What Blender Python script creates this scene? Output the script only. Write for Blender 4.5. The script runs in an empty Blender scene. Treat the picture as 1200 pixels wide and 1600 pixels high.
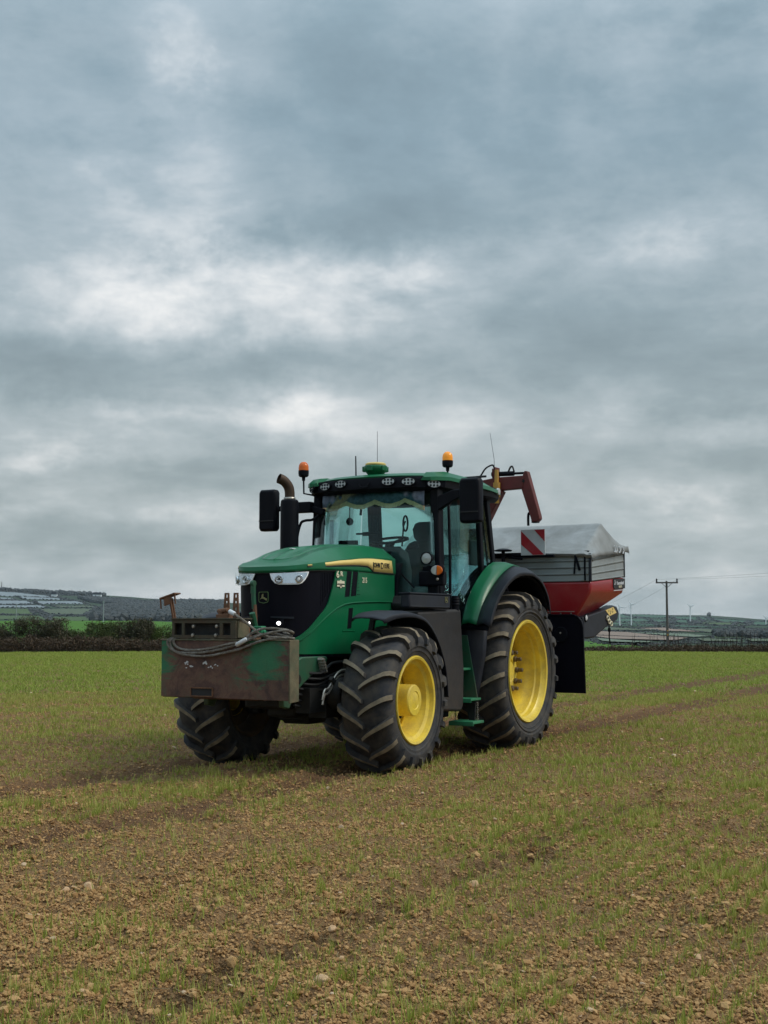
import bpy, bmesh, math, random
import numpy as np
from mathutils import Vector, Matrix, Euler
random.seed(7); RS = np.random.RandomState(7)
scene = bpy.context.scene
COL = scene.collection
# ---------------------------------------------------------------- camera, sky, sun, exposure
CAM_H = 1.42
cam_d = bpy.data.cameras.new('camera'); cam = bpy.data.objects.new('camera', cam_d); COL.objects.link(cam)
cam.location = (0, 0, CAM_H); cam.rotation_euler = (math.radians(90 + 4.976), 0, 0)
cam_d.sensor_fit = 'VERTICAL'; cam_d.sensor_height = 36.0; cam_d.lens = 2010.0 / 1600 * 36
cam_d.clip_start = 0.1; cam_d.clip_end = 20000
scene.camera = cam
scene.view_settings.view_transform = 'Standard'; scene.view_settings.look = 'None'
scene.view_settings.exposure = 0.32; scene.view_settings.gamma = 1.0
scene.view_settings.use_curve_mapping = False
scene.render.film_transparent = False
try:
    scene.cycles.volume_bounces = 0; scene.cycles.max_bounces = 8; scene.cycles.transparent_max_bounces = 24
    scene.cycles.volume_step_rate = 10
except Exception: pass

SUN_DIR = Vector((0.80, -0.10, 0.85)).normalized()      # towards the sun
sun_d = bpy.data.lights.new('sun', 'SUN'); sun_d.energy = 1.5; sun_d.angle = math.radians(24); sun_d.color = (1.0, 0.92, 0.80)
sun = bpy.data.objects.new('sun', sun_d); COL.objects.link(sun)
sun.rotation_euler = (-SUN_DIR).to_track_quat('-Z', 'Y').to_euler()

class NT:
    """small helper for node trees"""
    def __init__(s, nt): s.nt = nt; s.n = nt.nodes; s.l = nt.links
    def node(s, t, **k):
        x = s.n.new(t)
        for a, b in k.items(): setattr(x, a, b)
        return x
    def put(s, sock, v):
        if isinstance(v, bpy.types.NodeSocket): s.l.new(v, sock)
        elif v is not None: sock.default_value = v
    def math(s, op, a, b=None, c=None, clamp=False):
        x = s.node('ShaderNodeMath', operation=op, use_clamp=clamp)
        s.put(x.inputs[0], a)
        if b is not None: s.put(x.inputs[1], b)
        if c is not None: s.put(x.inputs[2], c)
        return x.outputs[0]
    def noise(s, vec, scale, detail=4, rough=.55, dist=0.0, col=False):
        x = s.node('ShaderNodeTexNoise'); s.put(x.inputs['Vector'], vec); x.inputs['Scale'].default_value = scale
        x.inputs['Detail'].default_value = detail; x.inputs['Roughness'].default_value = rough; x.inputs['Distortion'].default_value = dist
        return x.outputs['Color' if col else 'Fac']
    def ramp(s, fac, stops, interp='LINEAR'):
        x = s.node('ShaderNodeValToRGB'); s.put(x.inputs[0], fac); cr = x.color_ramp; cr.interpolation = interp
        while len(cr.elements) < len(stops): cr.elements.new(0.5)
        for e, (p, c) in zip(cr.elements, stops):
            e.position = p; e.color = (c[0], c[1], c[2], 1) if hasattr(c, '__len__') else (c, c, c, 1)
        return x.outputs[0]
    def mix(s, fac, a, b, mode='MIX'):
        x = s.node('ShaderNodeMix', data_type='RGBA', blend_type=mode)
        s.put(x.inputs[0], fac)
        for i, v in ((6, a), (7, b)):
            if isinstance(v, bpy.types.NodeSocket): s.l.new(v, x.inputs[i])
            else: x.inputs[i].default_value = (v[0], v[1], v[2], 1)
        return x.outputs[2]

world = bpy.data.worlds.new('World'); scene.world = world; world.use_nodes = True
w = NT(world.node_tree); w.n.clear()
tc = w.node('ShaderNodeTexCoord'); sep = w.node('ShaderNodeSeparateXYZ'); w.l.new(tc.outputs['Generated'], sep.inputs[0])
X, Y, Z = sep.outputs
zc = w.math('MAXIMUM', Z, 0.0)
den = w.math('ADD', zc, 0.25)
cmb = w.node('ShaderNodeCombineXYZ'); w.put(cmb.inputs[0], w.math('DIVIDE', X, den)); w.put(cmb.inputs[1], w.math('DIVIDE', Y, den)); cmb.inputs[2].default_value = 3.7
planar = cmb.outputs[0]
n_big = w.noise(planar, 1.55, 9, .58, .15)
n_fine = w.noise(planar, 4.6, 10, .62, .20)
# wobble of the cloud masses below
wob = w.noise(tc.outputs['Generated'], 7.0, 7, .62, col=True)
ws = w.node('ShaderNodeSeparateColor'); w.l.new(wob, ws.inputs[0])
az = w.math('ADD', w.math('ARCTAN2', X, Y), w.math('MULTIPLY', w.math('SUBTRACT', ws.outputs[0], .5), .17))
el = w.math('ADD', w.math('ARCSINE', Z), w.math('MULTIPLY', w.math('SUBTRACT', ws.outputs[1], .5), .085))
v = w.math('ADD', w.math('MULTIPLY', n_big, 0.78), w.math('MULTIPLY', n_fine, 0.46))
v = w.math('ADD', v, -0.235)
# (azimuth px-like, elevation px-like, width, height, weight): cloud masses of this sky
CLOUDS = [(590, 200, 150, 110, -.17), (470, 372, 190, 38, -.20), (860, 300, 260, 70, -.10), (100, 60, 160, 80, -.02),
          (240, 150, 40, 60, .14), (170, 300, 110, 70, .10), (340, 425, 150, 62, .19), (230, 470, 150, 34, .08), (580, 450, 110, 46, .14), (460, 520, 220, 50, .08), (1080, 60, 200, 80, .10),
          (880, 410, 240, 36, .10), (130, 480, 200, 40, .10), (150, 580, 330, 38, -.26), (430, 570, 120, 30, -.10),
          (200, 645, 190, 14, .12), (455, 650, 90, 36, .17), (120, 672, 140, 10, .08), (150, 720, 260, 20, -.08), (110, 715, 90, 22, .22),
          (330, 740, 170, 20, -.12), (160, 800, 220, 14, .12), (60, 850, 300, 22, -.06), (800, 560, 260, 45, -.10), (1000, 620, 150, 26, -.02), (900, 660, 240, 26, .08),
          (1120, 690, 130, 18, .09), (1000, 740, 200, 22, -.08), (1090, 790, 160, 16, .12), (600, 640, 200, 30, .02), (1130, 400, 120, 60, .06), (720, 480, 150, 40, -.06),
          (600, 925, 900, 42, .12), (1050, 860, 220, 20, -.05)]
lmp = w.node('ShaderNodeMapping'); lmp.inputs['Scale'].default_value = (1, 1, 1.9); w.l.new(tc.outputs['Generated'], lmp.inputs[0])
lump = w.math('SUBTRACT', w.noise(lmp.outputs[0], 13.0, 9, .60, .1), .5)
G = None
for px, py, sx, sy, wt in CLOUDS:
    a = w.math('MULTIPLY', w.math('SUBTRACT', az, (px - 600) / 2010), 2010 / sx)
    e = w.math('MULTIPLY', w.math('SUBTRACT', el, (975 - py) / 2010), 2010 / sy)
    q = w.math('ADD', w.math('MULTIPLY', a, a), w.math('MULTIPLY', e, e))
    g = w.math('EXPONENT', w.math('MULTIPLY', q, -0.7))
    v = w.math('ADD', v, w.math('MULTIPLY', g, wt * (1.45 if wt > .13 else .95)))
    if wt > 0: gg = w.math('MULTIPLY', g, min(1, wt * 4)); G = gg if G is None else w.math('ADD', G, gg)
v = w.math('ADD', v, w.math('MULTIPLY', w.math('ADD', w.math('MINIMUM', G, 1.3), .30), w.math('MULTIPLY', lump, 1.0)))
sky_lo = w.ramp(v, [(0.0, (.190, .232, .240)), (.28, (.285, .335, .345)), (.48, (.400, .445, .455)), (.68, (.590, .610, .610)), (.92, (.80, .79, .765))])
sky_hi = w.ramp(v, [(0.0, (.150, .215, .258)), (.28, (.232, .318, .374)), (.48, (.345, .424, .480)), (.68, (.545, .595, .632)), (.92, (.78, .79, .795))])
el_f = w.node('ShaderNodeMapRange'); w.l.new(Z, el_f.inputs[0]); el_f.inputs[1].default_value = .10; el_f.inputs[2].default_value = .36
sky_col = w.mix(el_f.outputs[0], sky_lo, sky_hi)
hs = w.math('ADD', 1.0, w.math('MULTIPLY', w.math('MAXIMUM', w.math('SUBTRACT', Z, .42), 0.0), 2.8))  # overcast sky is brighter towards the zenith
vm = w.node('ShaderNodeVectorMath', operation='SCALE'); w.l.new(sky_col, vm.inputs[0]); w.l.new(hs, vm.inputs['Scale'])
bg1 = w.node('ShaderNodeBackground'); w.l.new(vm.outputs[0], bg1.inputs[0]); bg1.inputs[1].default_value = 1.0
sk = w.node('ShaderNodeTexSky', sky_type='NISHITA'); sk.sun_disc = False
sk.sun_elevation = math.asin(SUN_DIR.z); sk.sun_rotation = math.atan2(SUN_DIR.x, SUN_DIR.y)
bg2 = w.node('ShaderNodeBackground'); w.l.new(sk.outputs[0], bg2.inputs[0]); bg2.inputs[1].default_value = 0.06
mx = w.node('ShaderNodeMixShader'); mx.inputs[0].default_value = 0.06
w.l.new(bg1.outputs[0], mx.inputs[1]); w.l.new(bg2.outputs[0], mx.inputs[2])
wo = w.node('ShaderNodeOutputWorld'); w.l.new(mx.outputs[0], wo.inputs['Surface'])

# ---------------------------------------------------------------- materials
def new_mat(name):
    m = bpy.data.materials.new(name); m.use_nodes = True; t = NT(m.node_tree); t.n.clear()
    out = t.node('ShaderNodeOutputMaterial'); b = t.node('ShaderNodeBsdfPrincipled'); t.l.new(b.outputs[0], out.inputs[0])
    return m, t, b, out
def mat(name, col, rough=.5, metal=0.0, var=.15, vscale=6.0, dirt=None, dirt_amt=.0, dirt_scale=3.0, mud=None, bump=0.0, bscale=60.0, coat=0.0, spec=.5, rough_var=.1):
    """paint/plastic/metal with uneven tone, blotchy dust (dirt) and mud that thins out above a height (mud = (colour, z0, z1))"""
    m, t, b, out = new_mat(name)
    tc = t.node('ShaderNodeTexCoord'); P = tc.outputs['Object']
    n = t.noise(P, vscale, 5, .6)
    c = t.mix(t.ramp(n, [(.3, 0), (.7, 1)]), [x * (1 - var) for x in col], [min(1, x * (1 + var)) for x in col])
    r = rough
    if dirt is not None:
        dn = t.ramp(t.noise(P, dirt_scale, 8, .68, .4), [(.5 - .25 * dirt_amt, 0), (.78 - .22 * dirt_amt, 1)])
        dn = t.math('MULTIPLY', dn, min(1, dirt_amt * 1.3)); c = t.mix(dn, c, dirt)
        r = t.math('ADD', rough, t.math('MULTIPLY', dn, (.9 - rough) * .8))
    if mud is not None:
        g = t.node('ShaderNodeSeparateXYZ'); t.l.new(P, g.inputs[0])
        h = t.node('ShaderNodeMapRange'); t.l.new(g.outputs[2], h.inputs[0]); h.inputs[1].default_value = mud[2]; h.inputs[2].default_value = mud[1]
        f = t.math('MULTIPLY', h.outputs[0], t.ramp(t.noise(P, 9, 8, .7), [(.3, 0), (.62, 1)]))
        c = t.mix(f, c, mud[0])
    t.put(b.inputs['Base Color'], c); t.put(b.inputs['Roughness'], r)
    b.inputs['Metallic'].default_value = metal; b.inputs['Specular IOR Level'].default_value = spec
    if coat: b.inputs['Coat Weight'].default_value = coat; b.inputs['Coat Roughness'].default_value = .12
    if bump:
        bp = t.node('ShaderNodeBump'); bp.inputs['Strength'].default_value = bump; bp.inputs['Distance'].default_value = .01
        t.l.new(t.noise(P, bscale, 6, .6), bp.inputs['Height']); t.l.new(bp.outputs[0], b.inputs['Normal'])
    return m
SOILC = (.135, .092, .056)
M = {}
M['green'] = mat('green_paint', (.003, .122, .047), .36, var=.08, vscale=1.5, dirt=(.05, .09, .05), dirt_amt=.10, dirt_scale=2.2, coat=.12, spec=.32)
M['green_low'] = mat('green_paint_muddy', (.005, .088, .042), .45, var=.1, dirt=(.07, .065, .045), dirt_amt=.45, dirt_scale=4, mud=((.09, .07, .045), .3, 1.1))
M['green_bright'] = mat('green_paint_step', (.01, .20, .09), .5, dirt=(.12, .11, .08), dirt_amt=.3)
M['black'] = mat('black_plastic', (.0040, .0048, .0085), .5, var=.2, dirt=(.02, .02, .02), dirt_amt=.08, spec=.12)
M['black_gloss'] = mat('black_gloss_grille', (.0035, .0036, .0080), .42, var=.1, bump=.06, bscale=180, spec=.12)
M['grey_plastic'] = mat('dark_grey_plastic', (.018, .021, .030), .52, var=.2, dirt=(.055, .055, .052), dirt_amt=.2, dirt_scale=4, spec=.28)
M['tank'] = mat('tank_plastic', (.015, .015, .018), .6, var=.25, dirt=(.032, .027, .022), dirt_amt=.45, dirt_scale=3.5, mud=((.058, .042, .030), .2, 1.35), bump=.15, bscale=25)
M['chassis'] = mat('chassis_iron', (.008, .010, .011), .6, metal=.2, var=.4, dirt=(.028, .024, .018), dirt_amt=.4, dirt_scale=6, bump=.2, bscale=30)
M['yellow'] = mat('rim_yellow', (.84, .62, .055), .42, var=.08, vscale=3, dirt=(.30, .20, .07), dirt_amt=.42, dirt_scale=5, coat=.15)
M['stripe'] = mat('decal_yellow', (.78, .58, .19), .45, var=.04)
M['cream'] = mat('decal_cream', (.72, .68, .50), .5, var=.05)
M['decal_black'] = mat('decal_black', (.01, .01, .012), .5)
M['white'] = mat('white_paint', (.62, .64, .66), .45, var=.06, dirt=(.35, .33, .30), dirt_amt=.3)
M['chrome'] = mat('chrome', (.72, .74, .76), .12, metal=1.0, var=.08, rough_var=0)
M['steel'] = mat('bare_steel', (.42, .40, .36), .38, metal=.8, var=.25, dirt=(.2, .14, .09), dirt_amt=.4, dirt_scale=12)
M['exhaust'] = mat('exhaust_rust', (.055, .038, .028), .55, metal=.6, var=.3, dirt=(.09, .055, .035), dirt_amt=.5, dirt_scale=9)
M['rubber'] = mat('rubber', (.016, .016, .017), .75)
M['glassy'] = None
M['tarp'] = mat('tarpaulin', (.29, .31, .315), .62, var=.16, vscale=1.6, dirt=(.17, .18, .175), dirt_amt=.6, dirt_scale=2.3, bump=.35, bscale=9)
M['alu'] = mat('aluminium_plank', (.28, .315, .325), .45, metal=.15, var=.10, vscale=2.5, dirt=(.26, .27, .25), dirt_amt=.35, dirt_scale=4)
M['red'] = mat('red_paint', (.30, .004, .010), .38, var=.12, vscale=2, dirt=(.30, .10, .08), dirt_amt=.22, dirt_scale=3, coat=.25)
M['crane'] = mat('crane_red', (.125, .010, .010), .5, var=.25, dirt=(.075, .024, .016), dirt_amt=.5, dirt_scale=5)
M['ochre'] = mat('ochre_paint', (.50, .27, .04), .5, dirt=(.2, .12, .06), dirt_amt=.4, dirt_scale=12)
M['ref_red'] = mat('reflective_red', (.36, .015, .025), .4, var=.1, vscale=8, dirt=(.3, .2, .2), dirt_amt=.15)
M['ref_white'] = mat('reflective_white', (.50, .53, .54), .4, var=.1)
M['rust'] = mat('rusty_iron', (.11, .052, .028), .8, var=.4, vscale=12, dirt=(.19, .09, .045), dirt_amt=.6, dirt_scale=10, bump=.4, bscale=50)
M['seat'] = mat('seat_cloth', (.022, .034, .040), .85, var=.2, bump=.1)
M['interior'] = mat('cab_trim', (.020, .030, .036), .7, var=.2)
M['curtain'] = mat('curtain_cloth', (.16, .20, .27), .9, var=.3, vscale=25)
M['fringe'] = mat('gold_fringe', (.92, .53, .30), .85, var=.35, vscale=90)
M['wire_rope'] = mat('wire_rope', (.23, .215, .19), .6, metal=.3, var=.35, vscale=40, dirt=(.15, .11, .07), dirt_amt=.5, dirt_scale=15, bump=1.0, bscale=150)
M['amber'] = None
M['steel_grey'] = mat('grey_reflector', (.34, .38, .37), .35, metal=.4, var=.2, vscale=40)
M['nut'] = mat('oxidised_nut', (.14, .10, .055), .6, metal=.3, var=.3, vscale=30)
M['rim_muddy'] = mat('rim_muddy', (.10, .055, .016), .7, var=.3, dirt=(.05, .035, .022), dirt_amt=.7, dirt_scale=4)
M['refl_bright'] = mat('headlight_reflector', (.90, .93, .93), .35, metal=.0, var=.15, vscale=30)
M['stone'] = mat('pale_stone', (.74, .50, .30), .95, spec=.05, var=.2, vscale=2, dirt=(.42, .27, .15), dirt_amt=.5, dirt_scale=2.5, bump=.6, bscale=45)
M['wood_pole'] = mat('weathered_pole', (.10, .085, .075), .85, var=.3, vscale=5)
M['turbine'] = mat('turbine_white', (.75, .78, .80), .5, var=.03)

def emissive(name, col, strength, base=(.8, .8, .8)):
    m, t, b, out = new_mat(name); b.inputs['Base Color'].default_value = (*base, 1); b.inputs['Roughness'].default_value = .3
    b.inputs['Emission Color'].default_value = (*col, 1); b.inputs['Emission Strength'].default_value = strength; return m
M['lit'] = emissive('lit_work_lamp', (1, .98, .95), 3.0)
M['amber_lit'] = emissive('beacon_amber', (1.0, .36, .02), .14, (.85, .30, .02))
M['amber_lit'].node_tree.nodes['Principled BSDF'].inputs['Roughness'].default_value = .12
M['amber_dark'] = emissive('beacon_orange', (1.0, .2, .01), .03, (.60, .12, .010))
M['amber_dark'].node_tree.nodes['Principled BSDF'].inputs['Roughness'].default_value = .12
def glass_mat(name, tint, refl=.04, spec_rough=.03, dust_amt=.02, frs=.7):
    m = bpy.data.materials.new(name); m.use_nodes = True; t = NT(m.node_tree); t.n.clear()
    out = t.node('ShaderNodeOutputMaterial'); tr = t.node('ShaderNodeBsdfTransparent'); tr.inputs[0].default_value = (*tint, 1)
    gl = t.node('ShaderNodeBsdfGlossy'); gl.inputs['Roughness'].default_value = spec_rough; gl.inputs[0].default_value = (.8, .88, .9, 1)
    fr = t.node('ShaderNodeFresnel'); fr.inputs[0].default_value = 1.45
    f = t.math('ADD', t.math('MULTIPLY', fr.outputs[0], frs), refl - .04, clamp=True)
    df = t.node('ShaderNodeBsdfDiffuse'); df.inputs[0].default_value = (.35, .37, .34, 1)
    tcn = t.node('ShaderNodeTexCoord'); dust = t.math('MULTIPLY', t.ramp(t.noise(tcn.outputs['Object'], 3.5, 8, .65), [(.42, 0), (.8, 1)]), dust_amt)
    m1 = t.node('ShaderNodeMixShader'); t.l.new(f, m1.inputs[0]); t.l.new(tr.outputs[0], m1.inputs[1]); t.l.new(gl.outputs[0], m1.inputs[2])
    m2 = t.node('ShaderNodeMixShader'); t.l.new(dust, m2.inputs[0]); t.l.new(m1.outputs[0], m2.inputs[1]); t.l.new(df.outputs[0], m2.inputs[2])
    t.l.new(m2.outputs[0], out.inputs[0]); return m
M['glass'] = glass_mat('cab_glass', (.81, .955, .935))
M['glass_side'] = glass_mat('cab_side_glass', (.80, .94, .925), .0, frs=.35, dust_amt=.015)
M['lens'] = glass_mat('lamp_lens', (1, 1, 1), .0, dust_amt=0, frs=.25)

# tyre: dark rubber, soil-stained lug faces (material index 1)
M['tyre'] = mat('tyre_rubber', (.018, .020, .026), .72, var=.25, vscale=14, dirt=(.100, .082, .060), dirt_amt=.50, dirt_scale=7, bump=.25, bscale=40)
M['lug_top'] = mat('tyre_lug_worn', (.25, .205, .14), .88, var=.3, vscale=10, dirt=(.045, .042, .038), dirt_amt=.4, dirt_scale=6, bump=.3, bscale=50)

def ballast_mat():
    m, t, b, out = new_mat('rusty_green_ballast'); tc = t.node('ShaderNodeTexCoord'); P = tc.outputs['Object']
    s = t.node('ShaderNodeSeparateXYZ'); t.l.new(P, s.inputs[0])
    base = t.ramp(t.noise(P, 4.0, 9, .7, .5), [(.32, (.022, .017, .015)), (.45, (.080, .036, .027)), (.54, (.130, .066, .042)), (.64, (.085, .080, .048)), (.74, (.19, .12, .07))])
    # green paint survives towards the left edge and in worn blotches near the right end
    yy = s.outputs[1]; zz = s.outputs[2]
    def bump_at(c, wd): 
        a = t.math('MULTIPLY', t.math('SUBTRACT', yy, c), 1 / wd); return t.math('EXPONENT', t.math('MULTIPLY', t.math('MULTIPLY', a, a), -1))
    gm = t.math('ADD', t.math('MULTIPLY', bump_at(.47, .25), .62), t.math('MULTIPLY', bump_at(-.68, .16), .50))
    gm = t.math('MULTIPLY', gm, t.math('ADD', t.ramp(zz, [(.0, 0), (1, 1)]), .1))
    hz = t.node('ShaderNodeMapRange'); t.l.new(zz, hz.inputs[0]); hz.inputs[1].default_value = .80; hz.inputs[2].default_value = 1.05
    gm = t.math('MULTIPLY', gm, hz.outputs[0])
    st = t.node('ShaderNodeMapping'); st.inputs['Scale'].default_value = (1, 1.2, 5.0); t.l.new(P, st.inputs[0])
    gm = t.math('ADD', gm, t.math('MULTIPLY', t.math('SUBTRACT', t.noise(st.outputs[0], 3.2, 10, .75, .8), .5), 1.7))
    g = t.ramp(gm, [(.26, 0), (.52, 1)])
    c = t.mix(t.math('MULTIPLY', g, .85), base, (.006, .16, .070))
    dn = t.ramp(t.noise(P, 9, 8, .7), [(.5, 0), (.75, 1)]); c = t.mix(t.math('MULTIPLY', dn, .25), c, (.060, .055, .034)); c = t.mix(t.math('MULTIPLY', t.ramp(t.noise(P, 1.7, 6, .7), [(.46, 0), (.66, 1)]), .45), c, (.020, .015, .014))
    t.put(b.inputs['Base Color'], c); b.inputs['Roughness'].default_value = .62
    bp = t.node('ShaderNodeBump'); bp.inputs['Strength'].default_value = .4; bp.inputs['Distance'].default_value = .008
    t.l.new(t.noise(P, 30, 8, .65), bp.inputs['Height']); t.l.new(bp.outputs[0], b.inputs['Normal'])
    return m
M['ballast'] = ballast_mat()
M['ballast_edge'] = mat('ballast_edge', (.13, .105, .060), .7, var=.35, vscale=8, dirt=(.03, .09, .05), dirt_amt=.35, dirt_scale=5, bump=.3)
M['ballast_top'] = mat('ballast_box_paint', (.050, .052, .030), .7, var=.3, vscale=8, dirt=(.07, .04, .025), dirt_amt=.6, dirt_scale=7, bump=.3)

# ---------------------------------------------------------------- mesh building helpers
class MB:
    def __init__(s): s.v = []; s.f = []; s.mi = []; s.cur = 0
    def add(s, vs, fs):
        o = len(s.v); s.v += [tuple(map(float, p)) for p in vs]; s.f += [tuple(i + o for i in f) for f in fs]; s.mi += [s.cur] * len(fs); return s
    def box(s, c, d, rot=None, taper=(1, 1)):
        vs = []
        for z in (-.5, .5):
            for y in (-.5, .5):
                for x in (-.5, .5):
                    k = taper if z > 0 else (1, 1)
                    vs.append(Vector((x * d[0] * k[0], y * d[1] * k[1], z * d[2])))
        if rot is not None:
            R = Euler(rot).to_matrix() if not isinstance(rot, Matrix) else rot; vs = [R @ p for p in vs]
        return s.add([p + Vector(c) for p in vs], [(0, 2, 3, 1), (4, 5, 7, 6), (0, 1, 5, 4), (2, 6, 7, 3), (0, 4, 6, 2), (1, 3, 7, 5)])
    def bar(s, a, b, w_, h_, up=(0, 0, 1), taper=1.0):
        """rectangular bar from a to b; w_ across, h_ along up"""
        a = Vector(a); b = Vector(b); d = (b - a).normalized(); u = Vector(up); side = d.cross(u).normalized(); u = side.cross(d).normalized()
        vs = []
        for p, k in ((a, 1), (b, taper)):
            for i, j in ((-1, -1), (1, -1), (1, 1), (-1, 1)): vs.append(p + side * (i * w_ * .5 * k) + u * (j * h_ * .5 * k))
        return s.add(vs, [(3, 2, 1, 0), (4, 5, 6, 7), (0, 1, 5, 4), (1, 2, 6, 5), (2, 3, 7, 6), (3, 0, 4, 7)])
    def prism(s, poly, axis, a, b):
        """polygon in the plane across axis ('x': (y,z), 'y': (x,z), 'z': (x,y)), from a to b"""
        def P(p, t): return {'x': (t, p[0], p[1]), 'y': (p[0], t, p[1]), 'z': (p[0], p[1], t)}[axis]
        n = len(poly); vs = [P(p, a) for p in poly] + [P(p, b) for p in poly]
        fs = [tuple(range(n))[::-1], tuple(range(n, 2 * n))] + [(i, (i + 1) % n, n + (i + 1) % n, n + i) for i in range(n)]
        return s.add(vs, fs)
    def tube(s, pts, r, n=8, cap=True):
        pts = [Vector(p) for p in pts]; rs = r if hasattr(r, '__len__') else [r] * len(pts)
        vs = []; fs = []; up = None
        for i, p in enumerate(pts):
            d = ((pts[min(i + 1, len(pts) - 1)] - pts[max(i - 1, 0)])).normalized()
            if up is None: up = d.orthogonal().normalized()
            up = (up - d * up.dot(d)).normalized(); sd = d.cross(up)
            for k in range(n):
                a = 2 * math.pi * k / n; vs.append(p + (up * math.cos(a) + sd * math.sin(a)) * rs[i])
        for i in range(len(pts) - 1):
            for k in range(n): fs.append((i * n + k, i * n + (k + 1) % n, (i + 1) * n + (k + 1) % n, (i + 1) * n + k))
        if cap: fs.append(tuple(range(n))[::-1]); fs.append(tuple(range((len(pts) - 1) * n, len(pts) * n)))
        return s.add(vs, fs)
    def lathe(s, prof, c=(0, 0, 0), axis='y', n=32, sq=(1, 1), close=False, rot=None):
        """prof: (h, r) along axis; r=0 ends become poles"""
        rings = []; vs = []; fs = []
        for h, r in prof:
            if r < 1e-6: rings.append([len(vs)]); vs.append(Vector((0, 0, h))); continue
            rings.append(list(range(len(vs), len(vs) + n)))
            for k in range(n):
                a = 2 * math.pi * k / n; vs.append(Vector((r * math.cos(a) * sq[0], r * math.sin(a) * sq[1], h)))
        prs = list(zip(rings, rings[1:])) + ([(rings[-1], rings[0])] if close else [])
        for A, B in prs:
            for k in range(n):
                k2 = (k + 1) % n
                if len(A) == 1 and len(B) == 1: continue
                if len(A) == 1: fs.append((A[0], B[k], B[k2]))
                elif len(B) == 1: fs.append((A[k], A[k2], B[0]))
                else: fs.append((A[k], A[k2], B[k2], B[k]))
        Rm = {'z': Matrix.Identity(3), 'y': Matrix(((1, 0, 0), (0, 0, 1), (0, -1, 0))), 'x': Matrix(((0, 0, 1), (0, 1, 0), (-1, 0, 0)))}[axis]
        if rot is not None: Rm = Euler(rot).to_matrix() @ Rm
        return s.add([Rm @ p + Vector(c) for p in vs], fs)
    def loft(s, secs, closed=True, caps=True):
        n = len(secs[0]); vs = [p for q in secs for p in q]; fs = []
        m_ = n if closed else n - 1
        for i in range(len(secs) - 1):
            for k in range(m_): fs.append((i * n + k, i * n + (k + 1) % n, (i + 1) * n + (k + 1) % n, (i + 1) * n + k))
        if caps and closed: fs.append(tuple(range(n))[::-1]); fs.append(tuple(range((len(secs) - 1) * n, len(secs) * n)))
        return s.add(vs, fs)
    def data(s, name, mats):
        me = bpy.data.meshes.new(name); me.from_pydata(s.v, [], s.f)
        for m in mats: me.materials.append(m)
        if any(s.mi): me.polygons.foreach_set('material_index', s.mi)
        bm = bmesh.new(); bm.from_mesh(me); bmesh.ops.recalc_face_normals(bm, faces=bm.faces); bm.to_mesh(me); bm.free()
        return me
    def obj(s, name, m, parent=None, bevel=0.0, smooth=35, seg=2, solid=0.0):
        me = s.data(name, m if isinstance(m, list) else [m])
        return finish(name, me, parent, bevel, smooth, seg, solid)
def finish(name, me, parent=None, bevel=0.0, smooth=35, seg=2, solid=0.0):
    if smooth: me.shade_smooth(); me.set_sharp_from_angle(angle=math.radians(smooth))
    o = bpy.data.objects.new(name, me); COL.objects.link(o); o.parent = parent
    if solid: md = o.modifiers.new('thickness', 'SOLIDIFY'); md.thickness = solid; md.offset = 0
    if bevel:
        md = o.modifiers.new('bevel', 'BEVEL'); md.width = bevel; md.segments = seg; md.limit_method = 'ANGLE'; md.angle_limit = math.radians(40); md.harden_normals = False
    return o
def empty(name, loc=(0, 0, 0), rot=(0, 0, 0), parent=None):
    o = bpy.data.objects.new(name, None); COL.objects.link(o); o.location = loc; o.rotation_euler = rot; o.parent = parent; o.empty_display_size = .2; return o
def tag(o, label=None, cat=None, group=None, kind=None):
    if label: o['label'] = label
    if cat: o['category'] = cat
    if group: o['group'] = group
    if kind: o['kind'] = kind
    return o
def copy_obj(o, parent=None, loc=None, rot=None, scale=None):
    c = o.copy(); COL.objects.link(c)
    if parent is not None: c.parent = parent
    if loc is not None: c.location = loc
    if rot is not None: c.rotation_euler = rot
    if scale is not None: c.scale = scale
    return c
def text(name, s, m, parent, size, loc, rot, depth=.002, sx=1.0, bold=0.0):
    cu = bpy.data.curves.new(name, 'FONT'); cu.body = s; cu.size = size; cu.extrude = depth; cu.align_x = 'CENTER'; cu.align_y = 'CENTER'; cu.offset = bold; cu.resolution_u = 3
    ob = bpy.data.objects.new(name, cu); COL.objects.link(ob)
    bpy.context.view_layer.update()
    me = bpy.data.meshes.new_from_object(ob.evaluated_get(bpy.context.evaluated_depsgraph_get()))
    bpy.data.objects.remove(ob); me.materials.clear(); me.materials.append(m)
    o = bpy.data.objects.new(name, me); COL.objects.link(o); o.parent = parent; o.location = loc; o.rotation_euler = rot; o.scale = (sx, 1, 1); return o

# ---------------------------------------------------------------- terrain functions
def vnoise(x, y, seed=0):
    x = np.asarray(x, float); y = np.asarray(y, float)
    xi = np.floor(x).astype(np.int64); yi = np.floor(y).astype(np.int64); fx = x - xi; fy = y - yi
    fx = fx * fx * (3 - 2 * fx); fy = fy * fy * (3 - 2 * fy)
    def h(a, b):
        n = (a * 374761393 + b * 668265263 + seed * 982451653) & 0xffffffff
        n = ((n ^ (n >> 13)) * 1274126177) & 0xffffffff; n = n ^ (n >> 16); return (n & 0xffffff) / float(0xffffff)
    return (h(xi, yi) * (1 - fx) + h(xi + 1, yi) * fx) * (1 - fy) + (h(xi, yi + 1) * (1 - fx) + h(xi + 1, yi + 1) * fx) * fy
def fbm(x, y, octv=4, seed=0):
    s = 0; a = .5; t = 0
    for i in range(octv): s = s + a * vnoise(x * 2 ** i, y * 2 ** i, seed + i * 17); t += a; a *= .5
    return s / t
TH = math.radians(28.5); ROOT = np.array([.62, 15.9])
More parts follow.
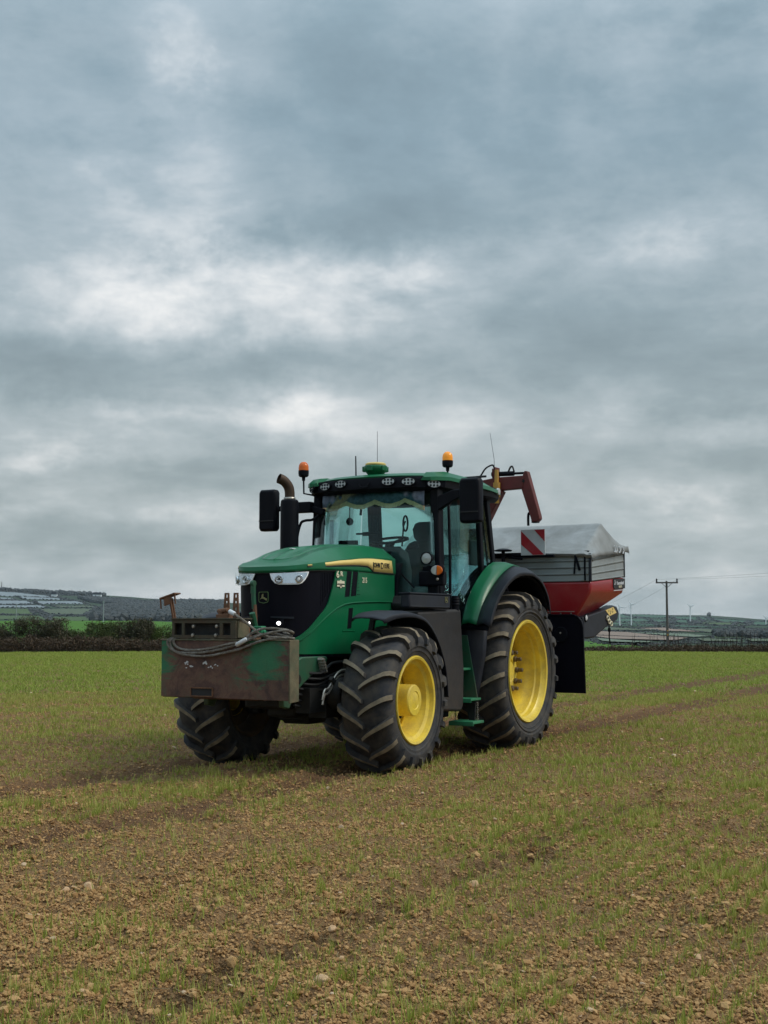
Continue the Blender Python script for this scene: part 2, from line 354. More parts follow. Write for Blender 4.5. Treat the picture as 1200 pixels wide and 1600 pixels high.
HX = np.array([-math.sin(TH), -math.cos(TH)]); LY = np.array([math.cos(TH), -math.sin(TH)])
def to_tractor(x, y): dx = x - ROOT[0]; dy = y - ROOT[1]; return dx * HX[0] + dy * HX[1], dx * LY[0] + dy * LY[1]
def track_mask(x, y):
    a, b = to_tractor(np.asarray(x, float), np.asarray(y, float))
    wob = (vnoise(a * .35, b * 0 + 3, 5) - .5) * .10
    m = 0
    for c in (-1.12, .86): m = np.maximum(m, np.clip(2.4 - .6 * (vnoise(a * 3.1, b * 4, 12) - .2) - np.abs(b - c - wob) / ((.145 + .06 * vnoise(a * 1.1, c, 8)) * (1 + .035 * np.clip(-a, 0, 30))), 0, 1))
    return m
HOLES = []
def hole_mask(x, y):
    a, b = to_tractor(x, y); m = 0
    for hx, hy in HOLES: m = np.maximum(m, np.exp(-(((a - hx) / .09) ** 2 + ((b - hy) / .16) ** 2)))
    return m
def soil_z(x, y):
    x = np.asarray(x, float); y = np.asarray(y, float); a, b = to_tractor(x, y)
    z = (fbm(x * .5, y * .5, 3, 1) - .5) * .07
    z = z + (fbm(x * 5, y * 5, 4, 2) - .5) * .070 + (fbm(x * 23, y * 23, 3, 3) - .5) * .050
    z = z + .006 * np.cos(b * 2 * math.pi / .125)
    tm = track_mask(x, y); lug = np.clip(np.sin(a * 2 * math.pi / .24 + np.abs(np.abs(b) - .96) * 12), -.3, 1)
    z = z - tm * (.045 + .022 * lug)
    for i, (hx, hy) in enumerate(HOLES): z = z - .10 * np.exp(-(((a - hx) / .075) ** 2 + ((b - hy) / .14) ** 2) ** 1.5)
    # small dark pockets where clods rolled aside
    p = np.clip(fbm(x * 2.1 + 9, y * 2.1, 3, 11) - .64, 0, 1); z = z - p * .35
    near = np.clip((40 - np.hypot(x, y)) / 20, .25, 1)
    return z * near
ROWS_L = [(60, 1019), (72, 1014), (90, 1004), (150, 992), (250, 981), (380, 970.5), (430, 973), (700, 977), (1000, 973), (1300, 965), (2600, 0), (3400, 12), (6000, 20)]
ROWS_R = [(60, 1019), (75, 1017), (110, 1012), (170, 1008), (300, 1004), (500, 997), (900, 984), (1400, 977), (2000, 972), (3000, 0), (3800, 6), (6000, 12)]
def ridge(u):
    return np.interp(u, [-.60, -.30, -.24, -.13, .0, .10, .18, .25, .30, .6], [918, 922, 929, 941, 950, 957, 960.5, 963, 970, 972])
def terrain_z(x, y):
    x = np.asarray(x, float); y = np.asarray(y, float); d = np.hypot(x, y)
    u = np.clip(x / np.maximum(y, 1e-3), -.6, .6); u = np.where(y <= 0, np.sign(x) * .6, u)
    r = ridge(u); ld = np.log(np.maximum(d, 60))
    def prof(T):
        out = np.zeros_like(d)
        L = [math.log(a) for a, _ in T]; V = [np.where(True, (r if b == 0 else (r + b if b < 100 else b)), 0) for _, b in T]
        for i in range(len(T) - 1):
            t = np.clip((ld - L[i]) / (L[i + 1] - L[i]), 0, 1); t2 = t * t * (3 - 2 * t) * .5 + t * .5
            out = np.where(ld >= L[i], V[i] * (1 - t2) + V[i + 1] * t2, out)
        return out
    t = np.clip((u + .06) / .20, 0, 1); t = t * t * (3 - 2 * t)
    row = prof(ROWS_L) * (1 - t) + prof(ROWS_R) * t
    z = CAM_H - (row - 975) / 2010 * d
    z = z + (fbm(x / 260, y / 260, 4, 21) - .5) * np.clip((d - 900) / 900, 0, 1) * 9
    return z - np.clip((75 - d) / 8, 0, 1) * .25
def hit(px, py, dmin=75):
    """where the sight line of a photo point meets the countryside"""
    a = (px - 600) / 2010; b = (800 - py) / 2010; P = math.radians(4.976)
    dr = np.array([a, math.cos(P) - b * math.sin(P), math.sin(P) + b * math.cos(P)])
    ts = np.exp(np.linspace(math.log(dmin), math.log(5500), 500)); X_ = dr[0] * ts; Y_ = dr[1] * ts; Z_ = CAM_H + dr[2] * ts
    G_ = (Z_ - terrain_z(X_, Y_)) / ts; k = np.nonzero(G_ < 0)[0]; i = k[0] if len(k) else int(np.argmin(G_))
    return X_[i], Y_[i]
# ---------------------------------------------------------------- field and countryside
def grid_obj(name, xs, ys, zs, m, wrap=False):
    """xs, ys, zs: (rows, cols) arrays"""
    R_, C_ = xs.shape; v_ = np.stack([xs, ys, zs], -1).reshape(-1, 3)
    me = bpy.data.meshes.new(name); idx = np.arange(R_ * C_).reshape(R_, C_)
    a = idx[:-1, :-1]; b = idx[:-1, 1:]; c = idx[1:, 1:]; d = idx[1:, :-1]
    q = np.stack([a, b, c, d], -1).reshape(-1, 4)
    if wrap: q = np.concatenate([q, np.stack([idx[:-1, -1], idx[:-1, 0], idx[1:, 0], idx[1:, -1]], -1)])
    me.vertices.add(len(v_)); me.vertices.foreach_set('co', v_.ravel()); me.loops.add(q.size); me.loops.foreach_set('vertex_index', q.ravel().astype(np.int32))
    me.polygons.add(len(q)); me.polygons.foreach_set('loop_start', np.arange(0, q.size, 4, dtype=np.int32)); me.polygons.foreach_set('loop_total', np.full(len(q), 4, np.int32))
    me.update(); me.validate(); me.shade_smooth(); me.materials.append(m)
    o = bpy.data.objects.new(name, me); COL.objects.link(o); return o

for hx in np.arange(3.5, 12.5, .25): HOLES.append((float(hx) + random.uniform(-.04, .04), 3.92 + random.uniform(-.05, .05)))
def soil_mat():
    m, t, b, out = new_mat('tilled_soil'); g = t.node('ShaderNodeNewGeometry'); P = g.outputs['Position']
    big = t.noise(P, .35, 4, .55); mid = t.noise(P, 3.0, 7, .68, .3); fine = t.noise(P, 28, 8, .72)
    vo = t.node('ShaderNodeTexVoronoi'); vo.inputs['Scale'].default_value = 34; t.l.new(t.mix(.12, P, t.noise(P, 14, 3, .6, col=True)), vo.inputs['Vector'])
    vo2 = t.node('ShaderNodeTexVoronoi'); vo2.inputs['Scale'].default_value = 85; t.l.new(P, vo2.inputs['Vector'])
    c = t.ramp(mid, [(.28, (.15, .074, .030)), (.5, (.35, .198, .086)), (.72, (.50, .32, .155))])
    c = t.mix(t.ramp(fine, [(.3, 0), (.7, 1)]), c, (.31, .185, .090))
    c = t.mix(.45, c, t.ramp(vo.outputs['Color'], [(.0, (.09, .046, .020)), (.55, (.24, .140, .066)), (1, (.42, .29, .16))]))
    c = t.mix(t.math('MULTIPLY', t.ramp(big, [(.35, 0), (.65, 1)]), .3), c, (.14, .090, .054))
    at = t.node('ShaderNodeAttribute'); at.attribute_name = 'pressed'; c = t.mix(t.math('MULTIPLY', at.outputs['Fac'], .6), c, (.125, .062, .036))
    t.put(b.inputs['Base Color'], c); b.inputs['Roughness'].default_value = .95; b.inputs['Specular IOR Level'].default_value = .15
    h = t.math('ADD', t.math('MULTIPLY', vo.outputs['Distance'], -1.0), t.math('MULTIPLY', vo2.outputs['Distance'], -.5)); h = t.math('ADD', h, t.math('MULTIPLY', fine, .9))
    bp = t.node('ShaderNodeBump'); bp.inputs['Strength'].default_value = 1.0; bp.inputs['Distance'].default_value = .03
    t.l.new(h, bp.inputs['Height']); t.l.new(bp.outputs[0], b.inputs['Normal']); return m
M['soil'] = soil_mat()
def angles(inner, step_in, outer_n):
    a = np.arange(-inner, inner + 1e-6, step_in); o = np.linspace(inner, 360 - inner, outer_n + 2)[1:-1]; return np.radians(np.concatenate([a, o]))
th = angles(21, .115, 70)
rr = np.concatenate([np.linspace(.4, 3.6, 12), np.exp(np.arange(math.log(3.7), math.log(22), .0052)), np.exp(np.arange(math.log(22.1), math.log(66.6), .012)), [67.0, 67.6]])
Rg, Tg = np.meshgrid(rr, th, indexing='ij'); gx = Rg * np.sin(Tg); gy = Rg * np.cos(Tg); gz = soil_z(gx, gy)
gz[-1, :] -= .35
field = tag(grid_obj('field', gx, gy, gz, M['soil'], wrap=True), kind='structure')
at_ = field.data.attributes.new('pressed', 'FLOAT', 'POINT'); at_.data.foreach_set('value', np.clip(track_mask(gx, gy), 0, 1).astype(np.float32).ravel())

def land_mat():
    m, t, b, out = new_mat('rough_pasture'); g = t.node('ShaderNodeNewGeometry'); P = g.outputs['Position']
    c = t.ramp(t.noise(P, .012, 6, .65), [(.35, (.030, .050, .034)), (.55, (.045, .078, .048)), (.72, (.062, .085, .052))])
    c = t.mix(t.math('MULTIPLY', t.noise(P, .12, 6, .7), .5), c, (.030, .034, .022))
    t.put(b.inputs['Base Color'], c); b.inputs['Roughness'].default_value = 1; b.inputs['Specular IOR Level'].default_value = .1; return m
M['land'] = land_mat()
th2 = angles(24, .22, 110)
rr2 = np.concatenate([np.exp(np.linspace(math.log(67.2), math.log(400), 60)), np.exp(np.linspace(math.log(410), math.log(6000), 120))])
Rg, Tg = np.meshgrid(rr2, th2, indexing='ij'); gx = Rg * np.sin(Tg); gy = Rg * np.cos(Tg)
tag(grid_obj('countryside', gx, gy, terrain_z(gx, gy), M['land'], wrap=True), kind='structure')

def flat_mat(name, c1, c2, sc=.05, stripes=0):
    m, t, b, out = new_mat(name); g = t.node('ShaderNodeNewGeometry'); P = g.outputs['Position']
    f = t.ramp(t.noise(P, sc, 7, .65), [(.3, 0), (.7, 1)])
    t.put(b.inputs['Base Color'], t.mix(f, c1, c2)); b.inputs['Roughness'].default_value = 1; b.inputs['Specular IOR Level'].default_value = .1; return m
PM = {'slate': flat_mat('hazy_slate_field', (.17, .205, .22), (.23, .265, .285)), 'green': flat_mat('hill_pasture', (.055, .090, .040), (.090, .130, .062)),  # slate: the blue of distant haze is put into the field colour
      'sage': flat_mat('hill_sage_pasture', (.080, .105, .070), (.11, .135, .095)), 'tan': flat_mat('ploughed_hill_field', (.20, .155, .125), (.27, .215, .18)),
      'meadow': flat_mat('bright_meadow', (.052, .130, .020), (.080, .175, .032), .3), 'teal': flat_mat('far_teal_pasture', (.045, .095, .065), (.065, .125, .085)),
      'pale': flat_mat('pale_green_field', (.12, .16, .12), (.17, .205, .155))}
edges = []
def patch(name, pts, m, off=.5, hedge=True, n=14, dmin=75):
    """field lying on the hillside: four corners given as photo points, laid on the terrain"""
    q = [hit(*p, dmin) for p in pts]; ss = np.linspace(0, 1, n)
    A = np.array(q, float); U, V_ = np.meshgrid(ss, ss, indexing='ij')
    P = (A[0][None, None] * ((1 - U) * (1 - V_))[..., None] + A[1][None, None] * (U * (1 - V_))[..., None] + A[2][None, None] * (U * V_)[..., None] + A[3][None, None] * ((1 - U) * V_)[..., None])
    o = grid_obj(name, P[..., 0], P[..., 1], terrain_z(P[..., 0], P[..., 1]) + off, m); tag(o, kind='structure')
    if hedge:
        for i in range(4): edges.append((A[i], A[(i + 1) % 4]))
    return o
def ZL(*p): return [(x / 4.286, 880 + y / 4.286) for x, y in p]
def ZR(*p): return [(900 + x / 4, 880 + y / 4) for x, y in p]
LP = [((-60, 188), (300, 216), (350, 233), (-60, 222), 'slate'), ((110, 224), (430, 238), (510, 250), (150, 244), 'slate'), ((-60, 232), (80, 236), (110, 246), (-60, 248), 'slate'),
      ((-80, 256), (185, 253), (236, 275), (-80, 279), 'slate'), ((225, 256), (520, 256), (596, 274), (262, 276), 'slate'), ((-80, 286), (270, 283), (328, 300), (-80, 300), 'slate'),
      ((345, 286), (600, 285), (680, 300), (390, 300), 'sage'), ((-80, 309), (200, 310), (222, 343), (-80, 341), 'green'), ((255, 311), (640, 309), (555, 346), (320, 340), 'sage'),
      ((-80, 354), (280, 356), (318, 384), (-80, 380), 'green'), ((332, 362), (590, 362), (625, 388), (355, 390), 'green'),
      ((660, 228), (840, 236), (900, 245), (700, 240), 'green'), ((900, 250), (1180, 258), (1250, 272), (960, 270), 'sage'), ((760, 262), (900, 268), (930, 280), (790, 276), 'green'),
      ((1000, 280), (1150, 280), (1180, 292), (1020, 292), 'pale')]
for a, b_, c, d, k in LP: patch('hillside_field', ZL(a, b_, c, d), PM[k], dmin=720)
RP = [((-160, 322), (150, 324), (150, 345), (-180, 345), 'teal'), ((165, 324), (290, 322), (420, 342), (165, 346), 'teal'), ((310, 322), (560, 328), (600, 345), (440, 342), 'teal'), ((575, 330), (800, 340), (880, 360), (625, 352), 'teal'),
      ((815, 342), (1080, 362), (1060, 378), (900, 366), 'teal'), ((1090, 366), (1330, 372), (1330, 392), (1080, 384), 'teal'), ((-100, 352), (430, 350), (470, 366), (-100, 372), 'teal'), ((455, 352), (700, 358), (760, 378), (500, 372), 'teal'),
      ((720, 362), (1000, 375), (980, 392), (780, 382), 'green'), ((120, 380), (460, 376), (520, 392), (130, 396), 'teal'), ((560, 386), (900, 396), (1000, 408), (620, 400), 'teal'),
      ((330, 410), (560, 406), (780, 434), (560, 428), 'tan'), ((130, 404), (320, 402), (520, 424), (140, 420), 'sage'), ((600, 408), (800, 414), (1040, 436), (820, 436), 'sage'), 
      ((96, 428), (330, 436), (720, 472), (110, 452), 'tan'), ((110, 456), (700, 474), (620, 492), (220, 480), 'tan'), ((350, 438), (700, 446), (840, 462), (740, 468), 'pale'),
      ((860, 450), (1030, 452), (1060, 472), (870, 474), 'green'), ((130, 476), (480, 500), (440, 520), (210, 506), 'pale'), ((760, 478), (980, 484), (1040, 500), (800, 498), 'sage'), ((1060, 480), (1330, 486), (1330, 500), (1100, 500), 'sage')]
for a, b_, c, d, k in RP: patch('hillside_field', ZR(a, b_, c, d), PM[k], dmin=160)
patch('meadow', [(-60, 1008), (330, 1008), (360, 978), (-80, 970)], PM['meadow'], off=.12, hedge=False, n=24)
patch('meadow', [(860, 1013), (1020, 1013), (960, 1003), (850, 1001)], PM['meadow'], off=.05, hedge=False, n=16)

# ---------------------------------------------------------------- scattering with geometry nodes
SRC = {}
def source_collection(name, meshes):
    c = bpy.data.collections.new(name)
    for i, me in enumerate(meshes):
        o = bpy.data.objects.new('%s_%02d' % (name, i), me); c.objects.link(o)
    SRC[name] = c; return c
def scatter(name, pts, rot, scl, idx, coll, m=None):
    me = bpy.data.meshes.new(name); n = len(pts); me.vertices.add(n); me.vertices.foreach_set('co', np.asarray(pts, np.float32).ravel())
    for an, tp, dat in (('irot', 'FLOAT_VECTOR', rot), ('iscl', 'FLOAT_VECTOR', scl), ('iidx', 'INT', idx)):
        at = me.attributes.new(an, tp, 'POINT')
        at.data.foreach_set('value' if tp == 'INT' else 'vector', np.asarray(dat, np.int32 if tp == 'INT' else np.float32).ravel())
    ng = bpy.data.node_groups.new(name, 'GeometryNodeTree')
    ng.interface.new_socket('Geometry', in_out='INPUT', socket_type='NodeSocketGeometry'); ng.interface.new_socket('Geometry', in_out='OUTPUT', socket_type='NodeSocketGeometry')
    N = ng.nodes; L = ng.links; gi = N.new('NodeGroupInput'); go = N.new('NodeGroupOutput')
    ci = N.new('GeometryNodeCollectionInfo'); ci.inputs['Collection'].default_value = coll; ci.inputs['Separate Children'].default_value = True; ci.inputs['Reset Children'].default_value = True
    ip = N.new('GeometryNodeInstanceOnPoints'); ip.inputs['Pick Instance'].default_value = True
    def att(nm, tp): x = N.new('GeometryNodeInputNamedAttribute'); x.data_type = tp; x.inputs['Name'].default_value = nm; return x.outputs['Attribute']
    L.new(gi.outputs[0], ip.inputs['Points']); L.new(ci.outputs[0], ip.inputs['Instance']); L.new(att('iidx', 'INT'), ip.inputs['Instance Index'])
    e2r = N.new('FunctionNodeEulerToRotation'); L.new(att('irot', 'FLOAT_VECTOR'), e2r.inputs[0]); L.new(e2r.outputs[0], ip.inputs['Rotation'])
    L.new(att('iscl', 'FLOAT_VECTOR'), ip.inputs['Scale']); L.new(ip.outputs[0], go.inputs[0])
    o = bpy.data.objects.new(name, me); COL.objects.link(o); md = o.modifiers.new('scatter', 'NODES'); md.node_group = ng
    return tag(o, kind='stuff')
def wedge(n, r0, r1, half, power=2.0):
    """random points in a wedge before the camera, even per area when power = 2"""
    r = (r0 ** power + RS.rand(n) * (r1 ** power - r0 ** power)) ** (1 / power); a = np.radians((RS.rand(n) * 2 - 1) * half); return r * np.sin(a), r * np.cos(a)

def leaf_mat(name, cols, trans=.25, rough=.6, inst=False):
    m, t, b, out = new_mat(name); oi = t.node('ShaderNodeObjectInfo'); g = t.node('ShaderNodeNewGeometry')
    n = t.noise(g.outputs['Position'], 1.1, 3, .6)
    f = t.math('ADD', t.math('MULTIPLY', oi.outputs['Random'] if inst else g.outputs['Random Per Island'], .65), t.math('MULTIPLY', n, .4))
    c = t.ramp(f, [(i / (len(cols) - 1), c) for i, c in enumerate(cols)])
    t.put(b.inputs['Base Color'], c); b.inputs['Roughness'].default_value = rough; b.inputs['Specular IOR Level'].default_value = .25
    tl = t.node('ShaderNodeBsdfTranslucent'); t.l.new(c, tl.inputs[0]); mx = t.node('ShaderNodeMixShader'); mx.inputs[0].default_value = trans
    t.l.new(b.outputs[0], mx.inputs[1]); t.l.new(tl.outputs[0], mx.inputs[2]); t.l.new(mx.outputs[0], out.inputs[0]); return m
M['sprout'] = leaf_mat('cereal_sprout', [(.14, .175, .024), (.22, .265, .040), (.32, .360, .065), (.43, .41, .11), (.55, .46, .20)], .3, inst=True)
M['straw'] = leaf_mat('dry_straw', [(.30, .23, .12), (.42, .34, .19)], .1, inst=True)
def sprout(nb, seed, tall=.068, wd=.0020):
    r = random.Random(seed); vs = []; fs = []
    for i in range(nb):
        a = r.uniform(0, 6.28); x0 = r.gauss(0, .008); y0 = r.gauss(0, .008); h = tall * r.uniform(.5, 1.25); lean = r.uniform(.05, .55); curl = r.uniform(.0, .8); w0 = wd * r.uniform(.8, 1.4); o = len(vs)
        px, pz = 0.0, 0.0; ang = lean; ds = h / 4; sx, sy = -math.sin(a), math.cos(a)
        for k in range(5):
            ww = w0 * (1 - (k / 4.0) ** 2.2)
            cx = x0 + math.cos(a) * px; cy = y0 + math.sin(a) * px
            if k < 4: vs += [(cx - sx * ww, cy - sy * ww, pz - .004), (cx + sx * ww, cy + sy * ww, pz - .004)]
            else: vs.append((cx, cy, pz))
            px += math.sin(ang) * ds; pz += math.cos(ang) * ds; ang += curl / 4
        for k in range(3): fs.append((o + 2 * k, o + 2 * k + 1, o + 2 * k + 3, o + 2 * k + 2))
        fs.append((o + 6, o + 7, o + 8))
    me = bpy.data.meshes.new('sprout_source'); me.from_pydata(vs, [], fs); me.materials.append(M['sprout']); me.shade_smooth(); return me
M['sprout_far'] = leaf_mat('thick_far_crop', [(.13, .18, .022), (.20, .27, .036), (.29, .36, .058), (.40, .39, .10)], .3, inst=True)
sprouts = source_collection('sprout_source', [sprout(n, 10 + i) for i, n in enumerate((1, 2, 2, 3, 3, 4, 4, 6))])
def crop_points(n, r0, r1, half, rows=True):
    x, y = wedge(n, r0, r1, half); a, b = to_tractor(x, y)
    if rows:   # drilled rows run the way the tractor drove
        rw = .125; bb = np.round(b / rw) * rw + RS.normal(0, .011, n); k = RS.rand(n) < .9; b = np.where(k, bb, b)
        x = ROOT[0] + a * HX[0] + b * LY[0]; y = ROOT[1] + a * HX[1] + b * LY[1]
    dens = np.clip((fbm(x * .8, y * .8, 3, 31) - .15) * 1.7, .3, 1) * np.clip((fbm(x * 5, y * 5, 2, 37) - .15) * 2.2, .3, 1)
    dens = dens * (1 - .97 * track_mask(x, y)) * np.clip(.56 + .004 * np.hypot(x, y) + .12 * np.clip((x - .3) / 3, -1, 1), .4, 1)
    dens = np.where(np.hypot(x, y) > 24, dens ** .5, dens)
    # the ground right before the tractor's left track is mostly bare
    ta, tb = to_tractor(x, y); dens = dens * (1 - .70 * np.exp(-((tb - 2.1) / .9) ** 2) * np.clip((ta - 1.5) / 3, 0, 1))
    keep = RS.rand(n) < dens; return x[keep], y[keep]
def put_sprouts(n, r0, r1, half, smin, smax, wide=1.0):
    x, y = crop_points(n, r0, r1, half, rows=r1 < 45); k = len(x); z = soil_z(x, y) - .004
    s = RS.uniform(smin, smax, k) * (.75 + .5 * vnoise(x * 1.5, y * 1.5, 41))
    sc = np.stack([s * wide, s * wide, s], -1); rot = np.stack([RS.normal(0, .12, k), RS.normal(0, .12, k), RS.rand(k) * 6.28], -1)
    return np.stack([x, y, z], -1), rot, sc, RS.randint(0, 8, k)
_fs = []
for o_ in list(SRC['sprout_source'].objects): m_ = o_.data.copy(); m_.materials[0] = M['sprout_far']; _fs.append(m_)
sprouts_far = source_collection('sprout_far', _fs)
parts_ = [put_sprouts(150000, 3.2, 12, 24, .4, 1.25), put_sprouts(250000, 12, 27, 23, .6, 1.2, 1.35)]
scatter('far_crop', *put_sprouts(360000, 27, 67, 21, .75, 1.25, 2.3), sprouts_far)
scatter('crop_sprouts', *[np.concatenate([p[i] for p in parts_]) for i in range(4)], sprouts)

def rock_mesh(seed, sub=1, flat=.6, rough=.35, mat_=None, name='clod_source'):
    r = random.Random(seed); bm = bmesh.new(); bmesh.ops.create_icosphere(bm, subdivisions=sub, radius=1)
    axes = [Vector((r.gauss(0, 1), r.gauss(0, 1), r.gauss(0, 1))).normalized() for _ in range(7)]; cuts = [r.uniform(.55, .95) for _ in axes]
    for v_ in bm.verts:
        p = v_.co.copy()
        for a, c in zip(axes, cuts):
            d = p.dot(a)
            if d > c: p -= a * (d - c)
        p *= 1 + r.uniform(-rough, rough) * .25; p.z *= flat; v_.co = p
    me = bpy.data.meshes.new(name); bm.to_mesh(me); bm.free(); me.materials.append(mat_); return me
def clod_mat(name, cols, bump=1.0, rnd_w=.42):
    m, t, b, out = new_mat(name); oi = t.node('ShaderNodeObjectInfo'); g = t.node('ShaderNodeNewGeometry')
    n = t.noise(g.outputs['Position'], 60, 5, .7)
    f = t.math('ADD', t.math('MULTIPLY', oi.outputs['Random'], rnd_w), t.math('ADD', t.math('MULTIPLY', n, .5), (.72 - rnd_w) * .5 - .10))
    t.put(b.inputs['Base Color'], t.ramp(f, [(i / (len(cols) - 1), c) for i, c in enumerate(cols)])); b.inputs['Roughness'].default_value = .95; b.inputs['Specular IOR Level'].default_value = .12
    bp = t.node('ShaderNodeBump'); bp.inputs['Strength'].default_value = bump; bp.inputs['Distance'].default_value = .006; t.l.new(t.noise(g.outputs['Position'], 110, 5, .65), bp.inputs['Height']); t.l.new(bp.outputs[0], b.inputs['Normal']); return m
M['clod'] = clod_mat('soil_clod', [(.14, .068, .027), (.26, .142, .058), (.39, .228, .098), (.50, .315, .146), (.66, .46, .26)])
M['pebble'] = clod_mat('pale_pebble', [(.38, .26, .16), (.48, .35, .23), (.58, .45, .32)], .4)
clods = source_collection('clod_source', [rock_mesh(50 + i, 1, random.uniform(.5, .9), 1.1, M['clod']) for i in range(8)])
pebbles = source_collection('pebble_source', [rock_mesh(80 + i, 2, random.uniform(.4, .7), .2, M['pebble']) for i in range(5)])
def put_rocks(n, r0, r1, half, s0, s1, power, sink=.3, p=2.2, k=8):
    x, y = wedge(n, r0, r1, half, power); m_ = RS.rand(n) < np.clip((fbm(x * 1.2, y * 1.2, 3, 51) - .25) * 2.2, .25, 1) * (1 - .45 * track_mask(x, y)) * (1 - .9 * hole_mask(x, y)); x = x[m_]; y = y[m_]; n = len(x)
    s = s0 + (s1 - s0) * RS.rand(n) ** p; z = soil_z(x, y) + s * sink * .2 + .004 * RS.rand(n)
    return np.stack([x, y, z], -1), np.stack([RS.normal(0, .35, n), RS.normal(0, .35, n), RS.rand(n) * 6.28], -1), np.stack([s, s * RS.uniform(.65, 1.1, n), s * RS.uniform(.7, 1.2, n)], -1), RS.randint(0, k, n)
pr_ = [put_rocks(420000, 3.4, 12, 23, .0036, .0125, 1.6), put_rocks(12000, 3.4, 12, 24, .010, .028, 1.5), put_rocks(160000, 12, 28, 22, .006, .018, 1.6)]
scatter('soil_clods', *[np.concatenate([p[i] for p in pr_]) for i in range(4)], clods)
pr_ = [put_rocks(1100, 3.4, 14, 24, .006, .021, 1.4, 1.2, 3, 5), put_rocks(700, 14, 40, 22, .012, .035, 1.4, 1.2, 3, 5)]
scatter('pebbles', *[np.concatenate([p[i] for p in pr_]) for i in range(4)], pebbles)
# dead straw stalks lying about
def straw(seed):
    b = MB(); r = random.Random(seed); b.tube([(0, 0, 0), (r.uniform(.02, .04), r.uniform(-.006, .006), .004), (r.uniform(.06, .10), r.uniform(-.02, .02), .002)], .0012, 4); return b.data('straw_source', [M['straw']])
straws = source_collection('straw_source', [straw(i) for i in range(4)])
x, y = wedge(1100, 3.4, 13, 24, 1.6); n = len(x)
scatter('straw_stalks', np.stack([x, y, soil_z(x, y) + .008], -1), np.stack([RS.normal(0, .25, n), RS.normal(-.1, .25, n), RS.rand(n) * 6.28], -1), np.repeat(RS.uniform(.6, 1.2, n)[:, None], 3, 1), RS.randint(0, 4, n), straws)

# ---- the stones one can pick out, each a thing
def ground_at(px, py):
    a = (px - 600) / 2010; b = (800 - py) / 2010; P = math.radians(4.976)
    dr = (a, math.cos(P) - b * math.sin(P), math.sin(P) + b * math.cos(P)); t_ = -CAM_H / dr[2]; return dr[0] * t_, dr[1] * t_
def stone(px, py, wpx, hpx, seed, label, cat='stone', m='stone'):
    x, y = ground_at(px, py); s = wpx / 2010 * y / 2
    o = bpy.data.objects.new('stone', rock_mesh(seed, 3, 1.0, .06, M[m], 'stone')); COL.objects.link(o); o.data.shade_smooth(); o.data.set_sharp_from_angle(angle=math.radians(28))
    o.location = (x, y, float(soil_z(x, y)) + s * .36); o.scale = (s, s * .75, s * hpx / wpx * 1.0); o.rotation_euler = (random.uniform(-.15, .15), random.uniform(-.2, .2), random.uniform(0, 3))
    return tag(o, label, cat, 'loose stones on the tilled soil')
stone(503, 1541, 30, 22, 201, 'largest tan stone near the bottom edge, below the middle of the field')
stone(126, 1548, 28, 16, 202, 'flat pale stone low on the left, nearest the bottom left corner')
stone(138, 1392, 20, 17, 203, 'round pale stone at the right end of a row of three on the left')
stone(103, 1388, 15, 12, 204, 'brown stone at the left end of a row of three on the left')
stone(116, 1391, 12, 8, 205, 'small pinkish stone in the middle of a row of three on the left')
stone(57, 1430, 13, 9, 206, 'narrow pinkish stone lying below and left of the row of three')
stone(519, 1467, 16, 12, 207, 'brown stone half under clods in the crop right of bottom centre')
stone(534, 1492, 14, 10, 208, 'small whitish stone just below the brown stone near bottom centre')
stone(1090, 1496, 18, 12, 209, 'pale stone between sprouts low on the right')
stone(468, 1494, 11, 11, 210, 'small upright tan stone left of the whitish stone')
stone(1176, 1562, 16, 9, 211, 'flat grey stone nearest the bottom right corner')
stone(866, 1362, 12, 9, 212, 'tiny white stone among sprouts right of centre')
stone(480, 1236, 9, 6, 213, 'small white stone on the bare strip in front of the near front wheel')
stone(741, 1394, 20, 14, 214, 'broad brown stone right of centre beside a dark hollow')

# ---------------------------------------------------------------- hedges, shrubs, woods
M['hedge'] = leaf_mat('winter_hedge', [(.030, .024, .014), (.055, .044, .024), (.045, .055, .022), (.085, .066, .038), (.065, .085, .030)], .1)
M['hedge_green'] = leaf_mat('ivy_hedge', [(.030, .042, .014), (.050, .072, .020), (.080, .105, .030), (.09, .085, .035)], .15)
M['hedge_light'] = leaf_mat('light_green_bush', [(.040, .065, .012), (.070, .105, .020), (.10, .14, .030)], .2)
M['hedge_rust'] = leaf_mat('bracken_hedge', [(.034, .024, .015), (.065, .042, .025), (.095, .060, .034), (.055, .055, .026)], .1)
M['bark'] = mat('shrub_bark', (.045, .036, .028), .9, var=.3)
M['wood_far'] = leaf_mat('bare_winter_wood', [(.026, .032, .034), (.036, .042, .042), (.046, .052, .048)], 0, inst=True)
def tuft(seed, m, n=26, twigs=4, leaf=.055):
    r = random.Random(seed); vs = []; fs = []
    for i in range(n):
        c = Vector((r.gauss(0, .42), r.gauss(0, .42), r.gauss(0, .42))); a = Vector((r.gauss(0, 1), r.gauss(0, 1), r.gauss(0, 1))).normalized(); b_ = a.orthogonal().normalized(); s = leaf * r.uniform(.7, 2.0) * 2
        o = len(vs); vs += [c - a * s, c + b_ * s * .5, c + a * s, c - b_ * s * .5]; fs.append((o, o + 1, o + 2, o + 3))
    for i in range(twigs):
        a = Vector((r.gauss(0, .35), r.gauss(0, .35), r.uniform(.4, 1.2))); p = Vector((r.gauss(0, .3), r.gauss(0, .3), -.3)); s = Vector((.018, .0, 0)) if i % 2 else Vector((0, .018, 0)); o = len(vs)
        vs += [p - s, p + s, p + a * 1.2]; fs.append((o, o + 1, o + 2))
    me = bpy.data.meshes.new('tuft_source'); me.from_pydata(vs, [], fs); me.materials.append(M[m]); return me
